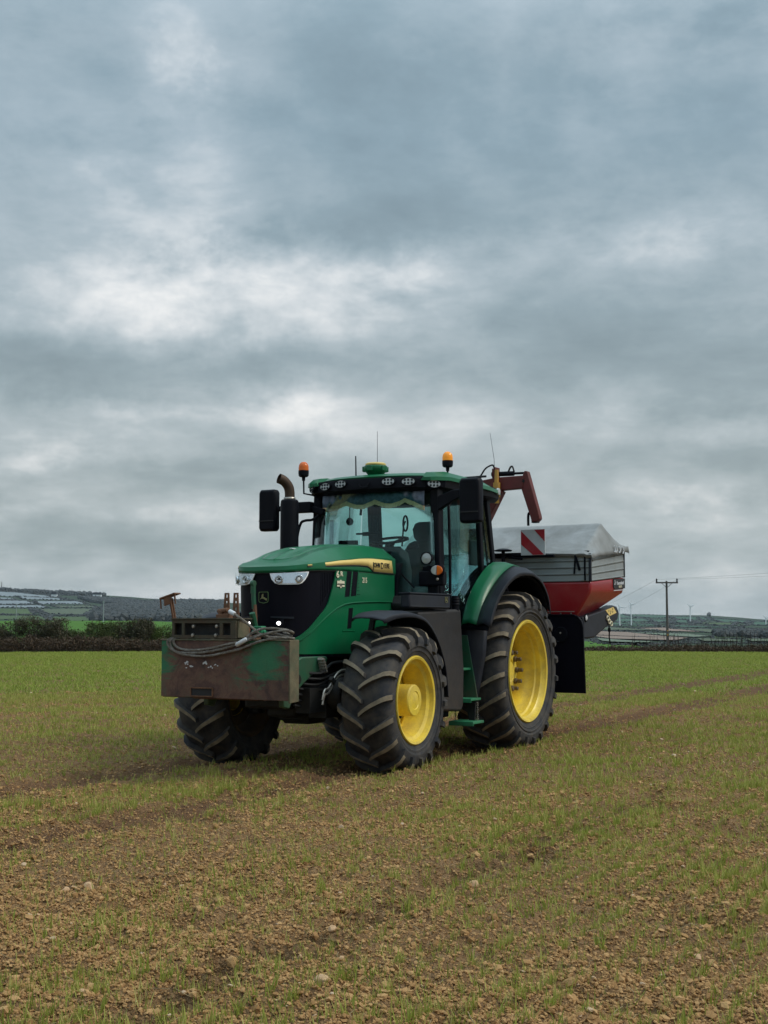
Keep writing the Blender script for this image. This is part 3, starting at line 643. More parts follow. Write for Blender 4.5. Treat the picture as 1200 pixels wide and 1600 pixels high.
def tuft_faces(seed, n, twigs, leaf=.075):
    r = random.Random(seed); vs = []
    for i in range(n):
        c = Vector((r.gauss(0, .42), r.gauss(0, .42), r.gauss(0, .42))); a = Vector((r.gauss(0, 1), r.gauss(0, 1), r.gauss(0, 1))).normalized(); b_ = a.orthogonal().normalized(); s = leaf * r.uniform(.7, 2.0) * 2
        vs += [c - a * s, c + b_ * s * .5, c + a * s, c - b_ * s * .5]
    for i in range(twigs):
        a = Vector((r.gauss(0, .35), r.gauss(0, .35), r.uniform(.4, 1.2))); p = Vector((r.gauss(0, .3), r.gauss(0, .3), -.3)); s = Vector((.018, .0, 0)) if i % 2 else Vector((0, .018, 0))
        vs += [p - s, p + s, p + a * 1.2 + s * .2, p + a * 1.2 - s * .2]
    return np.array(vs)
TF = [tuft_faces(300 + i, 14, 3) for i in range(6)]
def bake(name, pts, s, m, parent=None):
    """leaf and twig tufts joined into one real mesh"""
    out = []
    for (x, y, z), k in zip(pts, s):
        q = TF[RS.randint(6)] * k; a = RS.rand() * 6.28; c_, s_ = math.cos(a), math.sin(a); out.append(np.stack([q[:, 0] * c_ - q[:, 1] * s_ + x, q[:, 0] * s_ + q[:, 1] * c_ + y, q[:, 2] + z], -1))
    V = np.concatenate(out); n = len(V) // 4; me = bpy.data.meshes.new(name); me.vertices.add(len(V)); me.vertices.foreach_set('co', V.astype(np.float32).ravel()); me.loops.add(n * 4); me.loops.foreach_set('vertex_index', np.arange(n * 4, dtype=np.int32))
    me.polygons.add(n); me.polygons.foreach_set('loop_start', np.arange(0, n * 4, 4, dtype=np.int32)); me.polygons.foreach_set('loop_total', np.full(n, 4, np.int32)); me.update(); me.materials.append(M[m])
    o = bpy.data.objects.new(name, me); COL.objects.link(o); o.parent = parent; return o
def hedge_run(name, x0, x1, y0, depth, hfun, m, per_m, size, label, cat='hedge', as_stuff=False):
    n = int((x1 - x0) * per_m); x = RS.uniform(x0, x1, n); y = y0 + RS.uniform(-.5, .5, n) * depth; h = hfun(x) * (1 - .35 * (abs(y - y0) / depth * 2) ** 2)
    zb = terrain_z(x, y); z = zb + h * RS.rand(n) ** .75
    s = size * RS.uniform(.6, 1.6, n)
    o = bake(name, np.stack([x, y, z], -1), s, m); tag(o, label, cat, kind='thing'); return o
hL = lambda x: .56 + .20 * vnoise(x * .8, x * 0, 61) + .12 * vnoise(x * 3, x * 0, 62)
hedge_run('hedge', -27, 9, 68.6, 1.2, hL, 'hedge_rust', 240, .17, 'low dark brown hedge along the far left edge of the field')
hR = lambda x: .20 + .18 * vnoise(x * .5, x * 0, 71) + .22 * np.clip((x - 13) / 8, 0, 1) + .10 * vnoise(x * 4, x * 0, 72)
hedge_run('hedge', 10.0, 30, 68.6, 1.2, hR, 'hedge_rust', 230, .15, 'low rust brown hedge along the far right edge of the field')
# tall thin shoots standing out of the right hedge
b = MB()
for i in range(150):
    x = random.choice((random.gauss(17.5, 2.6), random.uniform(11, 28))); y = 68.8 + random.uniform(-.4, .4); z = float(terrain_z(x, y)); h = random.uniform(.4, 1.0) * (.8 + .5 * (13 < x < 21)); dx = random.gauss(0, .12)
    b.tube([(x, y, z), (x + dx * .5, y, z + h * .6), (x + dx, y, z + h)], [.018, .014, .005], 3)
    for k in range(3): q = random.uniform(.4, .95); b.tube([(x + dx * q, y, z + h * q), (x + dx * q + random.gauss(0, .1), y, z + h * q + random.uniform(.05, .2))], [.010, .003], 3)
tag(b.obj('hedge_shoots', M['bark'], None, smooth=0), kind='stuff')
def shrub(px0, px1, top, y, m, label, n=900, size=.20):
    x0 = (px0 - 600) / 2010 * y; x1 = (px1 - 600) / 2010 * y; cx = (x0 + x1) / 2; rx = abs(x1 - x0) / 2; zb = float(terrain_z(cx, y)); ht = CAM_H - (top - 975) / 2010 * y - zb
    root = empty('shrub', (cx, y, zb)); tag(root, label, 'shrub', 'shrubs behind the left hedge')
    b = MB()
    for i in range(9):
        a = random.uniform(-1, 1) * rx * .8; hh = ht * random.uniform(.7, 1.02); b.tube([(a * .4, random.uniform(-.2, .2), -.1), (a * .8, random.uniform(-.3, .3), hh * .5), (a + random.gauss(0, .15), random.uniform(-.4, .4), hh)], [.045, .03, .008], 5)
    b.obj('trunk', M['bark'], root, smooth=0)
    blobs = [(random.uniform(-.85, .85) * rx, random.uniform(-.5, .5), random.uniform(.25, .80) * ht, random.uniform(.25, .42) * ht) for _ in range(7 + int(rx * 3))]
    P = []
    while len(P) < n:
        bx, by, bz, br = random.choice(blobs); d = Vector((random.gauss(0, 1), random.gauss(0, 1), random.gauss(0, 1))).normalized() * br * random.uniform(.3, 1.05) ** .6
        p = (bx + d.x * 1.1, by + d.y, bz + d.z * 1.1)
        if p[2] > .02 and abs(p[0]) < rx * 1.08: P.append(p)
    for i in range(int(n * .06)): P.append((random.uniform(-.9, .9) * rx, random.uniform(-.3, .3), ht * random.uniform(.85, 1.05)))
    P = np.array(P); k = len(P); s = size * RS.uniform(.6, 1.3, k)
    bake('crown', P, s, m, root)
shrub(-40, 34, 976, 72.0, 'hedge', 'dark bare shrub cut by the left edge of the photo')
shrub(26, 102, 971, 71.2, 'hedge', 'tall dark shrub behind the hedge, second from the left edge', 1300)
shrub(96, 150, 988, 72.6, 'hedge_green', 'low olive shrub in the dip of the hedge in front of the bright meadow', 600)
shrub(136, 186, 976, 71.0, 'hedge_green', 'tall twiggy olive shrub left of the rusty handle', 1000)
shrub(180, 238, 974, 71.8, 'hedge', 'tall brownish shrub just left of the rusty handle', 1200)
shrub(230, 262, 981, 72.4, 'hedge_light', 'light green bush directly behind the rusty handle', 500)
shrub(256, 330, 976, 73.0, 'hedge_green', 'olive shrub mostly hidden behind the ballast box', 700)
# far hedgerows between the hill fields and the dark wood below the ridge
P = []
for A, B in edges:
    L_ = np.linalg.norm(B - A); n = int(min(max(L_ / 6, 4), 130)); tt = np.linspace(0, 1, n); q = A[None] * (1 - tt[:, None]) + B[None] * tt[:, None] + RS.normal(0, 1.2, (n, 2)); P.append(q)
def hedge_line(pts, n=90, dmin=160):
    q = [hit(*p, dmin) for p in pts]
    for a, c in zip(q, q[1:]):
        tt = np.linspace(0, 1, n)[:, None]; P.append(np.array(a)[None] * (1 - tt) + np.array(c)[None] * tt + RS.normal(0, 1.5, (n, 2)))
for l in (((640, 350), (560, 376), (800, 398), (1200, 412)), ((120, 398), (300, 408), (560, 400), (860, 416), (1180, 440)), ((140, 424), (560, 436), (860, 462), (1180, 462)), ((60, 470), (300, 515), (470, 505), (760, 480), (1180, 470)),
          ((480, 380), (620, 340)), ((720, 388), (800, 362), (760, 344)), ((1020, 405), (1100, 372)), ((880, 445), (1180, 450)), ((420, 512), (800, 500), (1200, 505)), ((900, 395), (1200, 425)), ((60, 395), (260, 390), (470, 384))): hedge_line(ZR(*l))
for l in (((340, 216), (420, 245), (560, 262)), ((0, 192), (340, 212), (700, 236), (1080, 262)), ((205, 305), (330, 350), (320, 390)), ((560, 348), (640, 300), (720, 290)), ((0, 250), (120, 252)), ((840, 240), (1000, 268)), ((0, 347), (300, 350), (600, 355)), ((640, 400), (900, 398), (1120, 400))): hedge_line(ZL(*l), dmin=720)
P = np.concatenate(P); n = len(P); z = terrain_z(P[:, 0], P[:, 1]); d = np.hypot(P[:, 0], P[:, 1]); s = np.clip(.0007 * d, .2, 1.5) * RS.uniform(.7, 1.3, n)
FAR = source_collection('far_bush', [rock_mesh(400 + i, 1, .85, .8, M['wood_far'], 'far_bush') for i in range(6)])
scatter('far_hedgerows', np.stack([P[:, 0], P[:, 1], z + s * .5], -1), np.stack([RS.normal(0, .3, n)] * 2 + [RS.rand(n) * 6.28], -1), np.stack([s * 2.0, s * 1.2, s * .8], -1), RS.randint(0, 6, n), FAR)
def wood(name, quad, n, s0, dmin=720):
    q = [np.array(hit(*p, dmin)) for p in quad]; u = RS.rand(n); v_ = RS.rand(n)
    P = q[0][None] * ((1 - u) * (1 - v_))[:, None] + q[1][None] * (u * (1 - v_))[:, None] + q[2][None] * (u * v_)[:, None] + q[3][None] * ((1 - u) * v_)[:, None]
    z = terrain_z(P[:, 0], P[:, 1]); s = s0 * RS.uniform(.6, 1.4, n)
    scatter(name, np.stack([P[:, 0], P[:, 1], z + s * .6], -1), np.stack([RS.normal(0, .3, n)] * 2 + [RS.rand(n) * 6.28], -1), np.stack([s, s, s * 1.3], -1), RS.randint(0, 6, n), FAR)
wood('far_wood', ZL((700, 300), (1500, 262), (1500, 396), (610, 396)), 9000, 3.6)
wood('ridge_wood', ZL((520, 236), (900, 262), (900, 292), (600, 262)), 2200, 3)
wood('ridge_scrub', ZL((-60, 184), (700, 220), (700, 226), (-60, 190)), 500, 3.5)
wood('valley_wood', ZR((860, 438), (1400, 445), (1400, 480), (900, 470)), 1500, 1.5, 500)

# ---------------------------------------------------------------- wind turbines, poles, wires, far tree and buildings
def turbine(px, hub, base, phase, label, yaw=0.25, D=1500, rb=26):
    x = (px - 600) / 2010 * D; zt = CAM_H - (hub - 975) / 2010 * D; zb = float(terrain_z(x, D)); zb = min(zb, CAM_H - (base - 975) / 2010 * D)
    root = empty('wind_turbine', (x, D, zb)); tag(root, label, 'wind turbine', 'small wind turbines on the far hills')
    h = zt - zb; s = D / 1500
    b = MB(); b.tube([(0, 0, 0), (0, 0, h)], [.75 * s, .5 * s], 10); b.obj('tower', M['turbine'], root)
    b = MB(); b.box((0, -.6 * s, h), (1.1 * s, 3.2 * s, 1.1 * s)); b.obj('nacelle', M['turbine'], root, bevel=.1)
    for k in range(3):
        a = phase + k * 2.0944; L_ = rb / 2010 * D; dx, dz = math.sin(a), math.cos(a); b = MB()
        b.loft([[(dx * q * L_ + dz * w_ * i * s, -2.4 * s + j * .2 * s, h + dz * q * L_ - dx * w_ * i * s) for i, j in ((-1, 0), (0, -1), (1, 0), (0, 1))] for q, w_ in ((0, .45), (.2, .75), (.6, .5), (1, .12))])
        b.obj('blade', M['turbine'], root)
    return root
turbine(967, 949, 977, 1.57, 'white wind turbine nearest the red spreader, one blade level to the right', D=1300, rb=9)
turbine(985, 945, 975, -.6, 'white wind turbine second from the red spreader, left of the utility pole', D=1350, rb=8)
turbine(1077, 948, 969, -.95, 'white wind turbine right of the utility pole on the skyline', D=2100, rb=7)
turbine(1194.5, 966, 984, -.85, 'white wind turbine at the right edge of the photo', D=1500, rb=8)
def far_tree():
    x, y = hit(1108, 966); z = float(terrain_z(x, y)); root = empty('tree', (x, y, z)); tag(root, 'small round lone tree on the skyline between two wind turbines', 'tree')
    b = MB(); b.tube([(0, 0, -1), (0, 0, 5)], [.6, .4], 6); b.obj('trunk', M['bark'], root)
    b = MB()
    for i in range(160):
        d = Vector((random.gauss(0, 1), random.gauss(0, 1), random.gauss(0, 1))).normalized() * 4.2 * random.random() ** .4; c = Vector((0, 0, 7)) + d * 1.0; s = random.uniform(.5, 1.1); a = Vector((random.gauss(0, 1), random.gauss(0, 1), random.gauss(0, 1))).normalized(); e = a.orthogonal()
        b.add([c - a * s, c + e * s, c + a * s, c - e * s], [(0, 1, 2, 3)])
    b.obj('crown', M['wood_far'], root, smooth=0)
far_tree()
def utility_pole():
    D = 180.0; x = (1041 - 600) / 2010 * D; zb = -2.0; zt = CAM_H + (975 - 908) / 2010 * D
    root = empty('utility_pole', (x, D, zb)); h = zt - zb; tag(root, 'wooden utility pole with a crossarm standing behind the right hedge', 'pole')
    b = MB(); b.tube([(0, 0, -.5), (0, 0, h)], [.20, .14], 10); b.obj('pole', M['wood_pole'], root)
    b = MB(); b.box((0, -.2, h - .25), (3.1, .16, .20)); b.obj('crossarm', M['wood_pole'], root, bevel=.02)
    for sx in (-1, 1):
        b = MB(); b.bar((0, -.2, h - .95), (sx * .75, -.2, h - .32), .06, .06); b.obj('brace', M['chassis'], root)
        b = MB(); b.lathe([(0, .0), (0, .10), (.12, .13), (.20, .08), (.30, .12), (.42, .10), (.5, 0)], (sx * 1.42, -.2, h - .15), 'z', 10); b.obj('insulator', M['chassis'], root)
    b = MB(); b.box((0, -.17, 1.9), (.20, .03, .30)); b.obj('number_plate', M['ochre'], root); b = MB(); b.box((0, -.17, 2.5), (.18, .03, .16)); b.obj('warning_plate', M['ochre'], root)
    return Vector((x, D - .2, zt + .2))
PT = utility_pole()
b = MB()
for k, (sx, lab, endN, endF) in enumerate(((-1, 'left', (56, 70, 7.55), (58, 420, 4.6)), (1, 'right', (60, 70, 7.0), (66, 420, 3.8)))):
    p0 = PT + Vector((sx * 1.42, 0, 0)); pts = []
    for a, c, sg in ((Vector(endF), p0, 1.6), (p0, Vector(endN), .5)):
        for i in range(13):
            t_ = i / 12
            if pts and i == 0: continue
            q = a.lerp(c, t_); q.z -= sg * 4 * t_ * (1 - t_); pts.append(q)
    b = MB(); b.tube(pts, .012, 4); o = b.obj('overhead_wire', M['rubber'], None, smooth=0)
    tag(o, ('upper overhead wire held by the left end of the crossarm' if sx < 0 else 'lower overhead wire held by the right end of the crossarm'), 'wire', 'overhead wires')
def post(px, top, bot, D, wpx, label):
    x = (px - 600) / 2010 * D; zt = CAM_H - (top - 975) / 2010 * D; zb = float(terrain_z(x, D)) - .5; r = wpx / 2010 * D / 2
    root = empty('telegraph_pole', (x, D, zb)); tag(root, label, 'pole', 'thin poles behind the left hedge')
    b = MB(); b.tube([(0, 0, 0), (0, 0, zt - zb)], [r, r * .8], 8); b.obj('pole', M['alu'], root); b = MB(); b.box((0, 0, zt - zb - .3), (r * 5, r, r * 1.2)); b.obj('crossarm', M['alu'], root)
post(27, 944, 970, 300, 1.5, 'thin pale pole on the far left behind the hedge')
post(163, 939, 972, 330, 1.7, 'thin pale pole left of the rusty handle behind the hedge')
def house(px, py, D, wd, ht, label, mw='white'):
    x, y = hit(px, py); z = float(terrain_z(x, y)); root = empty('farmhouse', (x, y, z)); tag(root, label, 'farmhouse', 'far farmhouses on the left hill')
    b = MB(); b.box((0, 0, ht / 2), (wd, 7, ht)); b.obj('wall', M['turbine'], root)
    b = MB(); b.prism([(-wd / 2 - .5, ht - .2), (wd / 2 + .5, ht - .2), (wd / 2 - 1, ht + 3), (-wd / 2 + 1, ht + 3)], 'y', -4, 4); b.obj('roof', M['grey_plastic'], root)
house(85, 933, 0, 9, 4, 'tiny white farmhouse in the pale fields on the left hill'); house(152, 933, 0, 14, 4.5, 'wider white farmhouse near the ridge, right of the pale fields')
house(310, 953, 0, 10, 4, 'faint farmhouse low on the hill beside the ballast box')
def mast():
    x, y = hit(3, 923); z = float(terrain_z(x, y)); root = empty('radio_mast', (x, y, z)); tag(root, 'small mast on the ridge at the left edge of the photo', 'mast')
    b = MB(); b.box((0, 0, 2.5), (13, 6, 6)); b.obj('hut', M['wood_pole'], root); b = MB(); b.tube([(-1, 0, 0), (-1, 0, 16)], [.9, .6], 6); b.obj('pole', M['wood_pole'], root)
mast()
# ================================================================ TRACTOR
PHI = math.atan2(HX[1], HX[0])
T = empty('tractor', (ROOT[0], ROOT[1], -.035), (0, 0, PHI))
tag(T, 'green farm tractor with black cab and yellow wheel rims standing on the sprouting field', 'tractor')

def catmull(pts, n=6):
    P = [Vector(p) for p in pts]; out = []
    for i in range(len(P) - 1):
        p0 = P[max(i - 1, 0)]; p1 = P[i]; p2 = P[i + 1]; p3 = P[min(i + 2, len(P) - 1)]
        for k in range(n):
            t_ = k / n; out.append(.5 * ((2 * p1) + (p2 - p0) * t_ + (2 * p0 - 5 * p1 + 4 * p2 - p3) * t_ ** 2 + (3 * p1 - p0 - 3 * p2 + p3) * t_ ** 3))
    out.append(P[-1]); return out

# ---- wheels
def tyre_mesh(R, b, rr, nl, k_ang, lug_h, lug_w, dirn):
    """agricultural tyre with curved chevron lugs; axis y; dirn=+1: lugs as seen from the tractor's front"""
    Rb = R - lug_h
    half = [(0, Rb), (.45 * b, Rb - .004), (.75 * b, Rb - .016), (.90 * b, Rb - .042), (.985 * b, Rb - .085), (1.0 * b, Rb - .15), (.985 * b, (Rb + rr) / 2), (.93 * b, rr + .075), (.86 * b, rr + .03), (.84 * b, rr), (.78 * b, rr - .015)]
    prof = [(-y, r) for y, r in half[::-1]] + half[1:]
    m = MB(); m.lathe(prof, (0, 0, 0), 'y', 96, close=True)
    # sidewall rings
    def P(y, r, a): return (r * math.cos(a), y, r * math.sin(a))
    arc = [0.0]
    for p, q in zip(half, half[1:]): arc.append(arc[-1] + math.hypot(q[0] - p[0], q[1] - p[1]))
    def at(s):
        i = 0
        while i < len(arc) - 2 and arc[i + 1] < s: i += 1
        t_ = (s - arc[i]) / (arc[i + 1] - arc[i]); y = half[i][0] * (1 - t_) + half[i + 1][0] * t_; r = half[i][1] * (1 - t_) + half[i + 1][1] * t_
        dy = half[i + 1][0] - half[i][0]; dr = half[i + 1][1] - half[i][1]; L = math.hypot(dy, dr); return y, r, -dr / L, dy / L
    smax = arc[4] + .035
    rnd = random.Random(3)
    for side in (1, -1):
        for j in range(nl):
            a0 = (j + (0 if side == 1 else .5)) * 2 * math.pi / nl + rnd.uniform(-.006, .006)
            rows_ = []
            N = 9
            for i in range(N):
                t_ = i / (N - 1); s_ = -.02 + t_ * (smax + .02)
                y, r, ny, nr = at(max(s_, 0)); y += min(s_, 0)
                # normal smoothed round the shoulder
                y2, r2, ny2, nr2 = at(min(max(s_, 0) + .05, arc[-1])); y1, r1, ny1, nr1 = at(max(s_ - .05, 0)); nn = Vector((ny + ny1 + ny2, nr + nr1 + nr2)).normalized()
                sweep = k_ang * (min(t_ * 1.25, 1) ** .85 if t_ < .8 else 1 + (t_ - .8) * .25)
                a = a0 + dirn * sweep
                h = lug_h * (1.0 if t_ < .72 else max(1.0 - (t_ - .72) * 1.7, .5)); wb = lug_w * (.95 + .45 * t_) / r / 2; wt = wb * .74
                rows_.append([P(side * (y - nn[0] * .012), r - nn[1] * .012, a - wb), P(side * (y + nn[0] * h), r + nn[1] * h, a - wt), P(side * (y + nn[0] * h), r + nn[1] * h, a + wt), P(side * (y - nn[0] * .012), r - nn[1] * .012, a + wb)])
            o = len(m.v); m.v += [p for q in rows_ for p in q]
            for i in range(N - 1):
                for k in range(3):
                    m.f.append((o + i * 4 + k, o + i * 4 + k + 1, o + (i + 1) * 4 + k + 1, o + (i + 1) * 4 + k)); m.mi.append(1 if k == 1 and i < N - 2 else 0)
            m.f.append((o, o + 1, o + 2, o + 3)); m.mi.append(0); q = o + (N - 1) * 4; m.f.append((q, q + 3, q + 2, q + 1)); m.mi.append(0)
        # moulded rings and small blocks on the sidewall
        for rk, hh in ((rr + .09, .006), (Rb - .19, .005)):
            y, r, ny, nr = at(arc[6] if rk > rr + .12 else arc[7]); m.lathe([(side * (y - .004), rk + .014), (side * (y + hh), rk + .006), (side * (y + hh), rk - .006), (side * (y - .004), rk - .014)], (0, 0, 0), 'y', 72)
    return m
def wheel(name_lbl, c, R, b, rr, nl, kind, out, steer=0):
    """out=+1: outer face towards +y"""
    wroot = empty('wheel', c, (0, random.uniform(0, .3), steer), T)
    key = (R, out)
    if key not in WM: WM[key] = tyre_mesh(R, b, rr, nl, .245 if kind == 'front' else .215, .052, .047 if kind == 'front' else .052, 1).data('tyre', [M['tyre'], M['lug_top']])
    finish('tyre', WM[key], wroot, smooth=32)
    y1 = .84 * b
    m = MB()
    if kind == 'front':
        pr = [(y1 + .006, rr + .026), (y1 + .018, rr + .014), (y1 + .012, rr - .004), (y1 - .03, rr - .016), (y1 - .05, rr - .050), (y1 - .085, rr - .058), (y1 - .12, rr - .075), (y1 - .25, rr - .085), (-.02, rr - .09), (-.12, rr - .045), (-y1, rr - .01), (-y1 - .012, rr + .02)]
        disc = [(-.05, rr - .088), (-.045, rr - .15), (-.01, .22), (-.005, .165)]
    else:
        pr = [(y1 + .006, rr + .028), (y1 + .022, rr + .016), (y1 + .016, rr - .004), (y1 - .03, rr - .018), (y1 - .045, rr - .036), (y1 - .10, rr - .042), (y1 - .115, rr - .062), (y1 - .20, rr - .068), (y1 - .22, rr - .082), (-.12, rr - .09), (-.18, rr - .05), (-y1, rr - .01), (-y1 - .012, rr + .02)]
        disc = [(-.10, rr - .10), (-.10, rr - .17), (-.05, .30), (-.05, .16)]
    m.lathe([(h * out, r) for h, r in pr], (0, 0, 0), 'y', 72); m.lathe([(h * out, r) for h, r in disc], (0, 0, 0), 'y', 72)
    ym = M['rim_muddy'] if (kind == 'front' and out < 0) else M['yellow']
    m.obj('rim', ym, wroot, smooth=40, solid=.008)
    m = MB()
    if kind == 'front':
        m.lathe([(h * out, r) for h, r in [(-.03, .22), (-.005, .215), (.0, .158), (.215, .156), (.228, .146), (.232, .09), (.226, .085), (.236, .03), (.238, 0)]], (0, 0, 0), 'y', 48)
        m.obj('hub', M['yellow'], wroot, smooth=30)
        m = MB()
        m.lathe([(-.01 * out, .017), (.030 * out, .017), (.035 * out, .012), (.035 * out, 0)], (0, 0, 0), 'y', 6); nut = m.obj('wheel_nut', M['chassis'], wroot, smooth=0); nut.location = (.195, 0, 0)
        for i in range(1, 10): a = i * .6283; copy_obj(nut, wroot, (.195 * math.cos(a), 0, .195 * math.sin(a)))
    else:
        m.lathe([(h * out, r) for h, r in [(-.06, .30), (-.035, .29), (-.03, .275), (.015, .268), (.025, .255), (.025, .17), (.01, .16), (.01, .12), (.05, .11), (.05, 0)]], (0, 0, 0), 'y', 48)
        m.obj('hub', M['yellow'], wroot, smooth=30)
        nut = None
        for i in range(10):
            a = i * .6283 + .2; p = (.222 * math.cos(a), -.02 * out, .222 * math.sin(a))
            if nut is None:
                m = MB(); m.lathe([(.040 * out, .034), (.075 * out, .034), (.08 * out, .024), (.135 * out, .024), (.14 * out, .018), (.14 * out, 0)], (0, 0, 0), 'y', 8); nut = m.obj('wheel_nut', M['nut'], wroot, smooth=30); nut.location = p
            else: copy_obj(nut, wroot, p)
    return wroot
WM = {}
FA = 2.88
wheel('', (FA, .975, .705), .735, .272, .412, 18, 'front', 1, .02)
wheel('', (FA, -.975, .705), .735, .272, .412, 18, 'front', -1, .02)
wheel('', (0, .955, .90), .945, .318, .575, 23, 'rear', 1)
wheel('', (0, -.955, .90), .945, .318, .575, 23, 'rear', -1)

# ---- running gear under the bonnet and cab
b = MB(); b.box((1.5, 0, .86), (3.4, .52, .50)); b.box((.3, 0, .95), (1.3, .62, .62)); b.box((2.5, 0, 1.08), (1.5, .60, .35)); b.box((3.35, 0, .80), (.75, .50, .34)); b.box((1.9, .0, .62), (1.1, .42, .3), taper=(1.1, 1.1)); b.box((3.2, 0, .63), (.5, .34, .2))
b.obj('chassis', M['chassis'], T, bevel=.03)
b = MB(); b.tube([(0, -.8, .9), (0, -.45, .9), (0, .45, .9), (0, .8, .9)], [.15, .22, .22, .15], 16); b.obj('rear_axle', M['green_low'], T)
b = MB(); b.bar((FA, -.72, .74), (FA, .72, .74), .24, .20); b.tube([(FA, -.78, .705), (FA, -.5, .70)], [.17, .13], 14); b.tube([(FA, .5, .70), (FA, .78, .705)], [.13, .17], 14)
for s in (-1, 1):
    b.tube([(FA + .02, s * .66, .52), (FA + .02, s * .68, .95)], [.09, .11], 10); b.tube([(FA + .30, s * .64, .74), (FA + .28, s * .1, .76)], .025, 8); b.tube([(FA + .27, s * .25, .70), (FA + .27, s * .58, .70)], .045, 10)
b.box((FA + .12, 0, .66), (.42, .36, .34)); b.box((FA + .12, 0, .5), (.3, .3, .1), taper=(1.3, 1.3)); b.obj('front_axle', M['chassis'], T, bevel=.015)
b = MB(); b.lathe([(0, .0), (0, .13), (.03, .155), (.13, .155), (.16, .13), (.16, 0)], (3.32, .52, .78), 'y', 24); b.tube([(3.32, .4, .78), (3.32, .53, .78)], .09, 12); b.obj('filter_drum', M['chassis'], T)
b = MB(); b.tube([(1.2, .2, .62), (2.3, .15, .60), (2.8, .1, .62)], .045, 8); b.obj('drive_shaft', M['chassis'], T)
# steel hydraulic lines in front of the axle
for dy, dz in ((0, 0), (.0, -.045)):
    b = MB(); b.tube(catmull([(2.95, .60 + dy, 1.00 + dz), (3.28, .60, 1.00 + dz), (3.42, .60, .93 + dz), (3.52, .60, .84 + dz), (3.60, .60, .82 + dz), (3.64, .60, .73 + dz)], 3), .011, 6); b.obj('hydraulic_line', M['steel'], T)
b = MB(); b.box((3.45, .60, .90), (.05, .04, .10), rot=(0, .8, 0)); b.obj('line_clamp', M['chassis'], T, bevel=.005)
# hoses and fittings cluster low behind the ballast
b = MB()
for i in range(7):
    z = .70 + i * .055; b.tube(catmull([(3.05, .42 + .02 * i, z + .05), (3.3, .50, z + random.uniform(-.05, .05)), (3.55, .40 + .02 * i, z - .05), (3.75, .35, z - .02)], 4), .014, 6)
b.box((3.5, .40, .72), (.35, .16, .24)); b.box((3.25, .40, .62), (.3, .2, .16)); b.obj('hoses', M['chassis'], T)
b = MB()
for i in range(5): b.lathe([(0, 0), (0, .022), (.05, .022), (.05, .014), (.07, .014), (.07, 0)], (3.50 - .012 * i, .47, 1.11 - .028 * i), 'y', 8)
b.obj('hydraulic_couplers', M['steel'], T)
# ---- front linkage brackets
lp = [(3.30, 1.12), (3.35, 1.14), (3.78, 1.14), (4.05, 1.06), (4.12, .92), (4.10, .68), (4.00, .66), (3.90, .80), (3.76, .88), (3.62, .95), (3.52, .985), (3.42, .975)]
for s in (1, -1):
    b = MB(); b.prism(lp, 'y', s * .40, s * .46); o = b.obj('front_linkage', M['green_low'], T, bevel=.012)
    b = MB(); b.lathe([(0, 0), (0, .055), (.02, .05), (.02, .03), (.035, .03), (.035, 0)], (3.88, s * .46, .93), 'y', 16); b.obj('linkage_pin', M['chassis'], o)
b = MB(); b.tube([(3.72, .04, 1.35), (3.95, .04, 1.40), (4.02, .04, 1.56)], .03, 8); b.obj('linkage_arm', M['green_low'], T)
# upright top link stowed in front of the grille, green above, rusty below
b = MB(); b.tube([(3.94, -.002, 1.75), (3.945, .0, 1.86)], [.026, .024], 10); b.lathe([(-.018, 0), (-.018, .030), (.018, .030), (.018, 0)], (3.945, 0, 1.845), 'y', 14); b.tube([(3.94, .01, 1.60), (3.94, -.002, 1.78)], .022, 10); tl_ = b.obj('top_link', M['green_low'], T)
b = MB(); b.tube([(3.95, .045, 1.28), (3.94, .015, 1.64)], .020, 10); b.obj('top_link_screw', M['rust'], tl_)
b = MB(); b.box((3.98, .10, 1.40), (.08, .10, .07)); b.tube([(3.98, .02, 1.38), (3.98, .17, 1.38)], .02, 8); b.obj('top_link_bracket', M['green_bright'], tl_, bevel=.008)

# ---- bonnet: everything follows one plan outline
OUT = [(3.780, 0), (3.772, .12), (3.745, .24), (3.690, .325), (3.60, .390), (3.45, .432), (3.20, .452), (2.60, .460), (1.93, .465)]
OS = [0.0]
for p, q in zip(OUT, OUT[1:]): OS.append(OS[-1] + math.hypot(q[0] - p[0], q[1] - p[1]))
def out_pt(s, z=1.95, off=0.0):
    sg = 1 if s >= 0 else -1; s_ = abs(s); x = float(np.interp(s_, OS, [p[0] for p in OUT])); y = float(np.interp(s_, OS, [p[1] for p in OUT]))
    x2 = float(np.interp(s_ + .05, OS, [p[0] for p in OUT])); y2 = float(np.interp(s_ + .05, OS, [p[1] for p in OUT])); x1 = float(np.interp(max(s_ - .05, 0), OS, [p[0] for p in OUT])); y1 = float(np.interp(max(s_ - .05, 0), OS, [p[1] for p in OUT]))
    if s_ < .05: y1 = -.05 + s_
    tx, ty = x2 - x1, y2 - y1; L = math.hypot(tx, ty) or 1; nx, ny = ty / L, -tx / L
    if s_ > OS[-1] - .06: nx, ny = 0, 1
    k = max(0, (1.95 - z)) * .045; front = np.clip((x - 3.2) / .5, 0, 1)
    y = y * (1 - k * (0.4 + .9 * front)); x = x - k * .25 * front
    return x + nx * off, (y + ny * off) * sg
def s_of_x(x): return float(np.interp(-x, [-p[0] for p in OUT], OS))
core = MB()
secs = []
for z in (1.13, 1.25, 1.4, 1.6, 1.8, 1.93, 2.0):
    ss = list(np.linspace(0, OS[-1], 34)); secs.append([(*out_pt(s, z), z) for s in ss] + [(*out_pt(-s, z), z) for s in ss[::-1][:-1]])
core.loft(secs); core.obj('grille', M['black_gloss'], T, smooth=35)
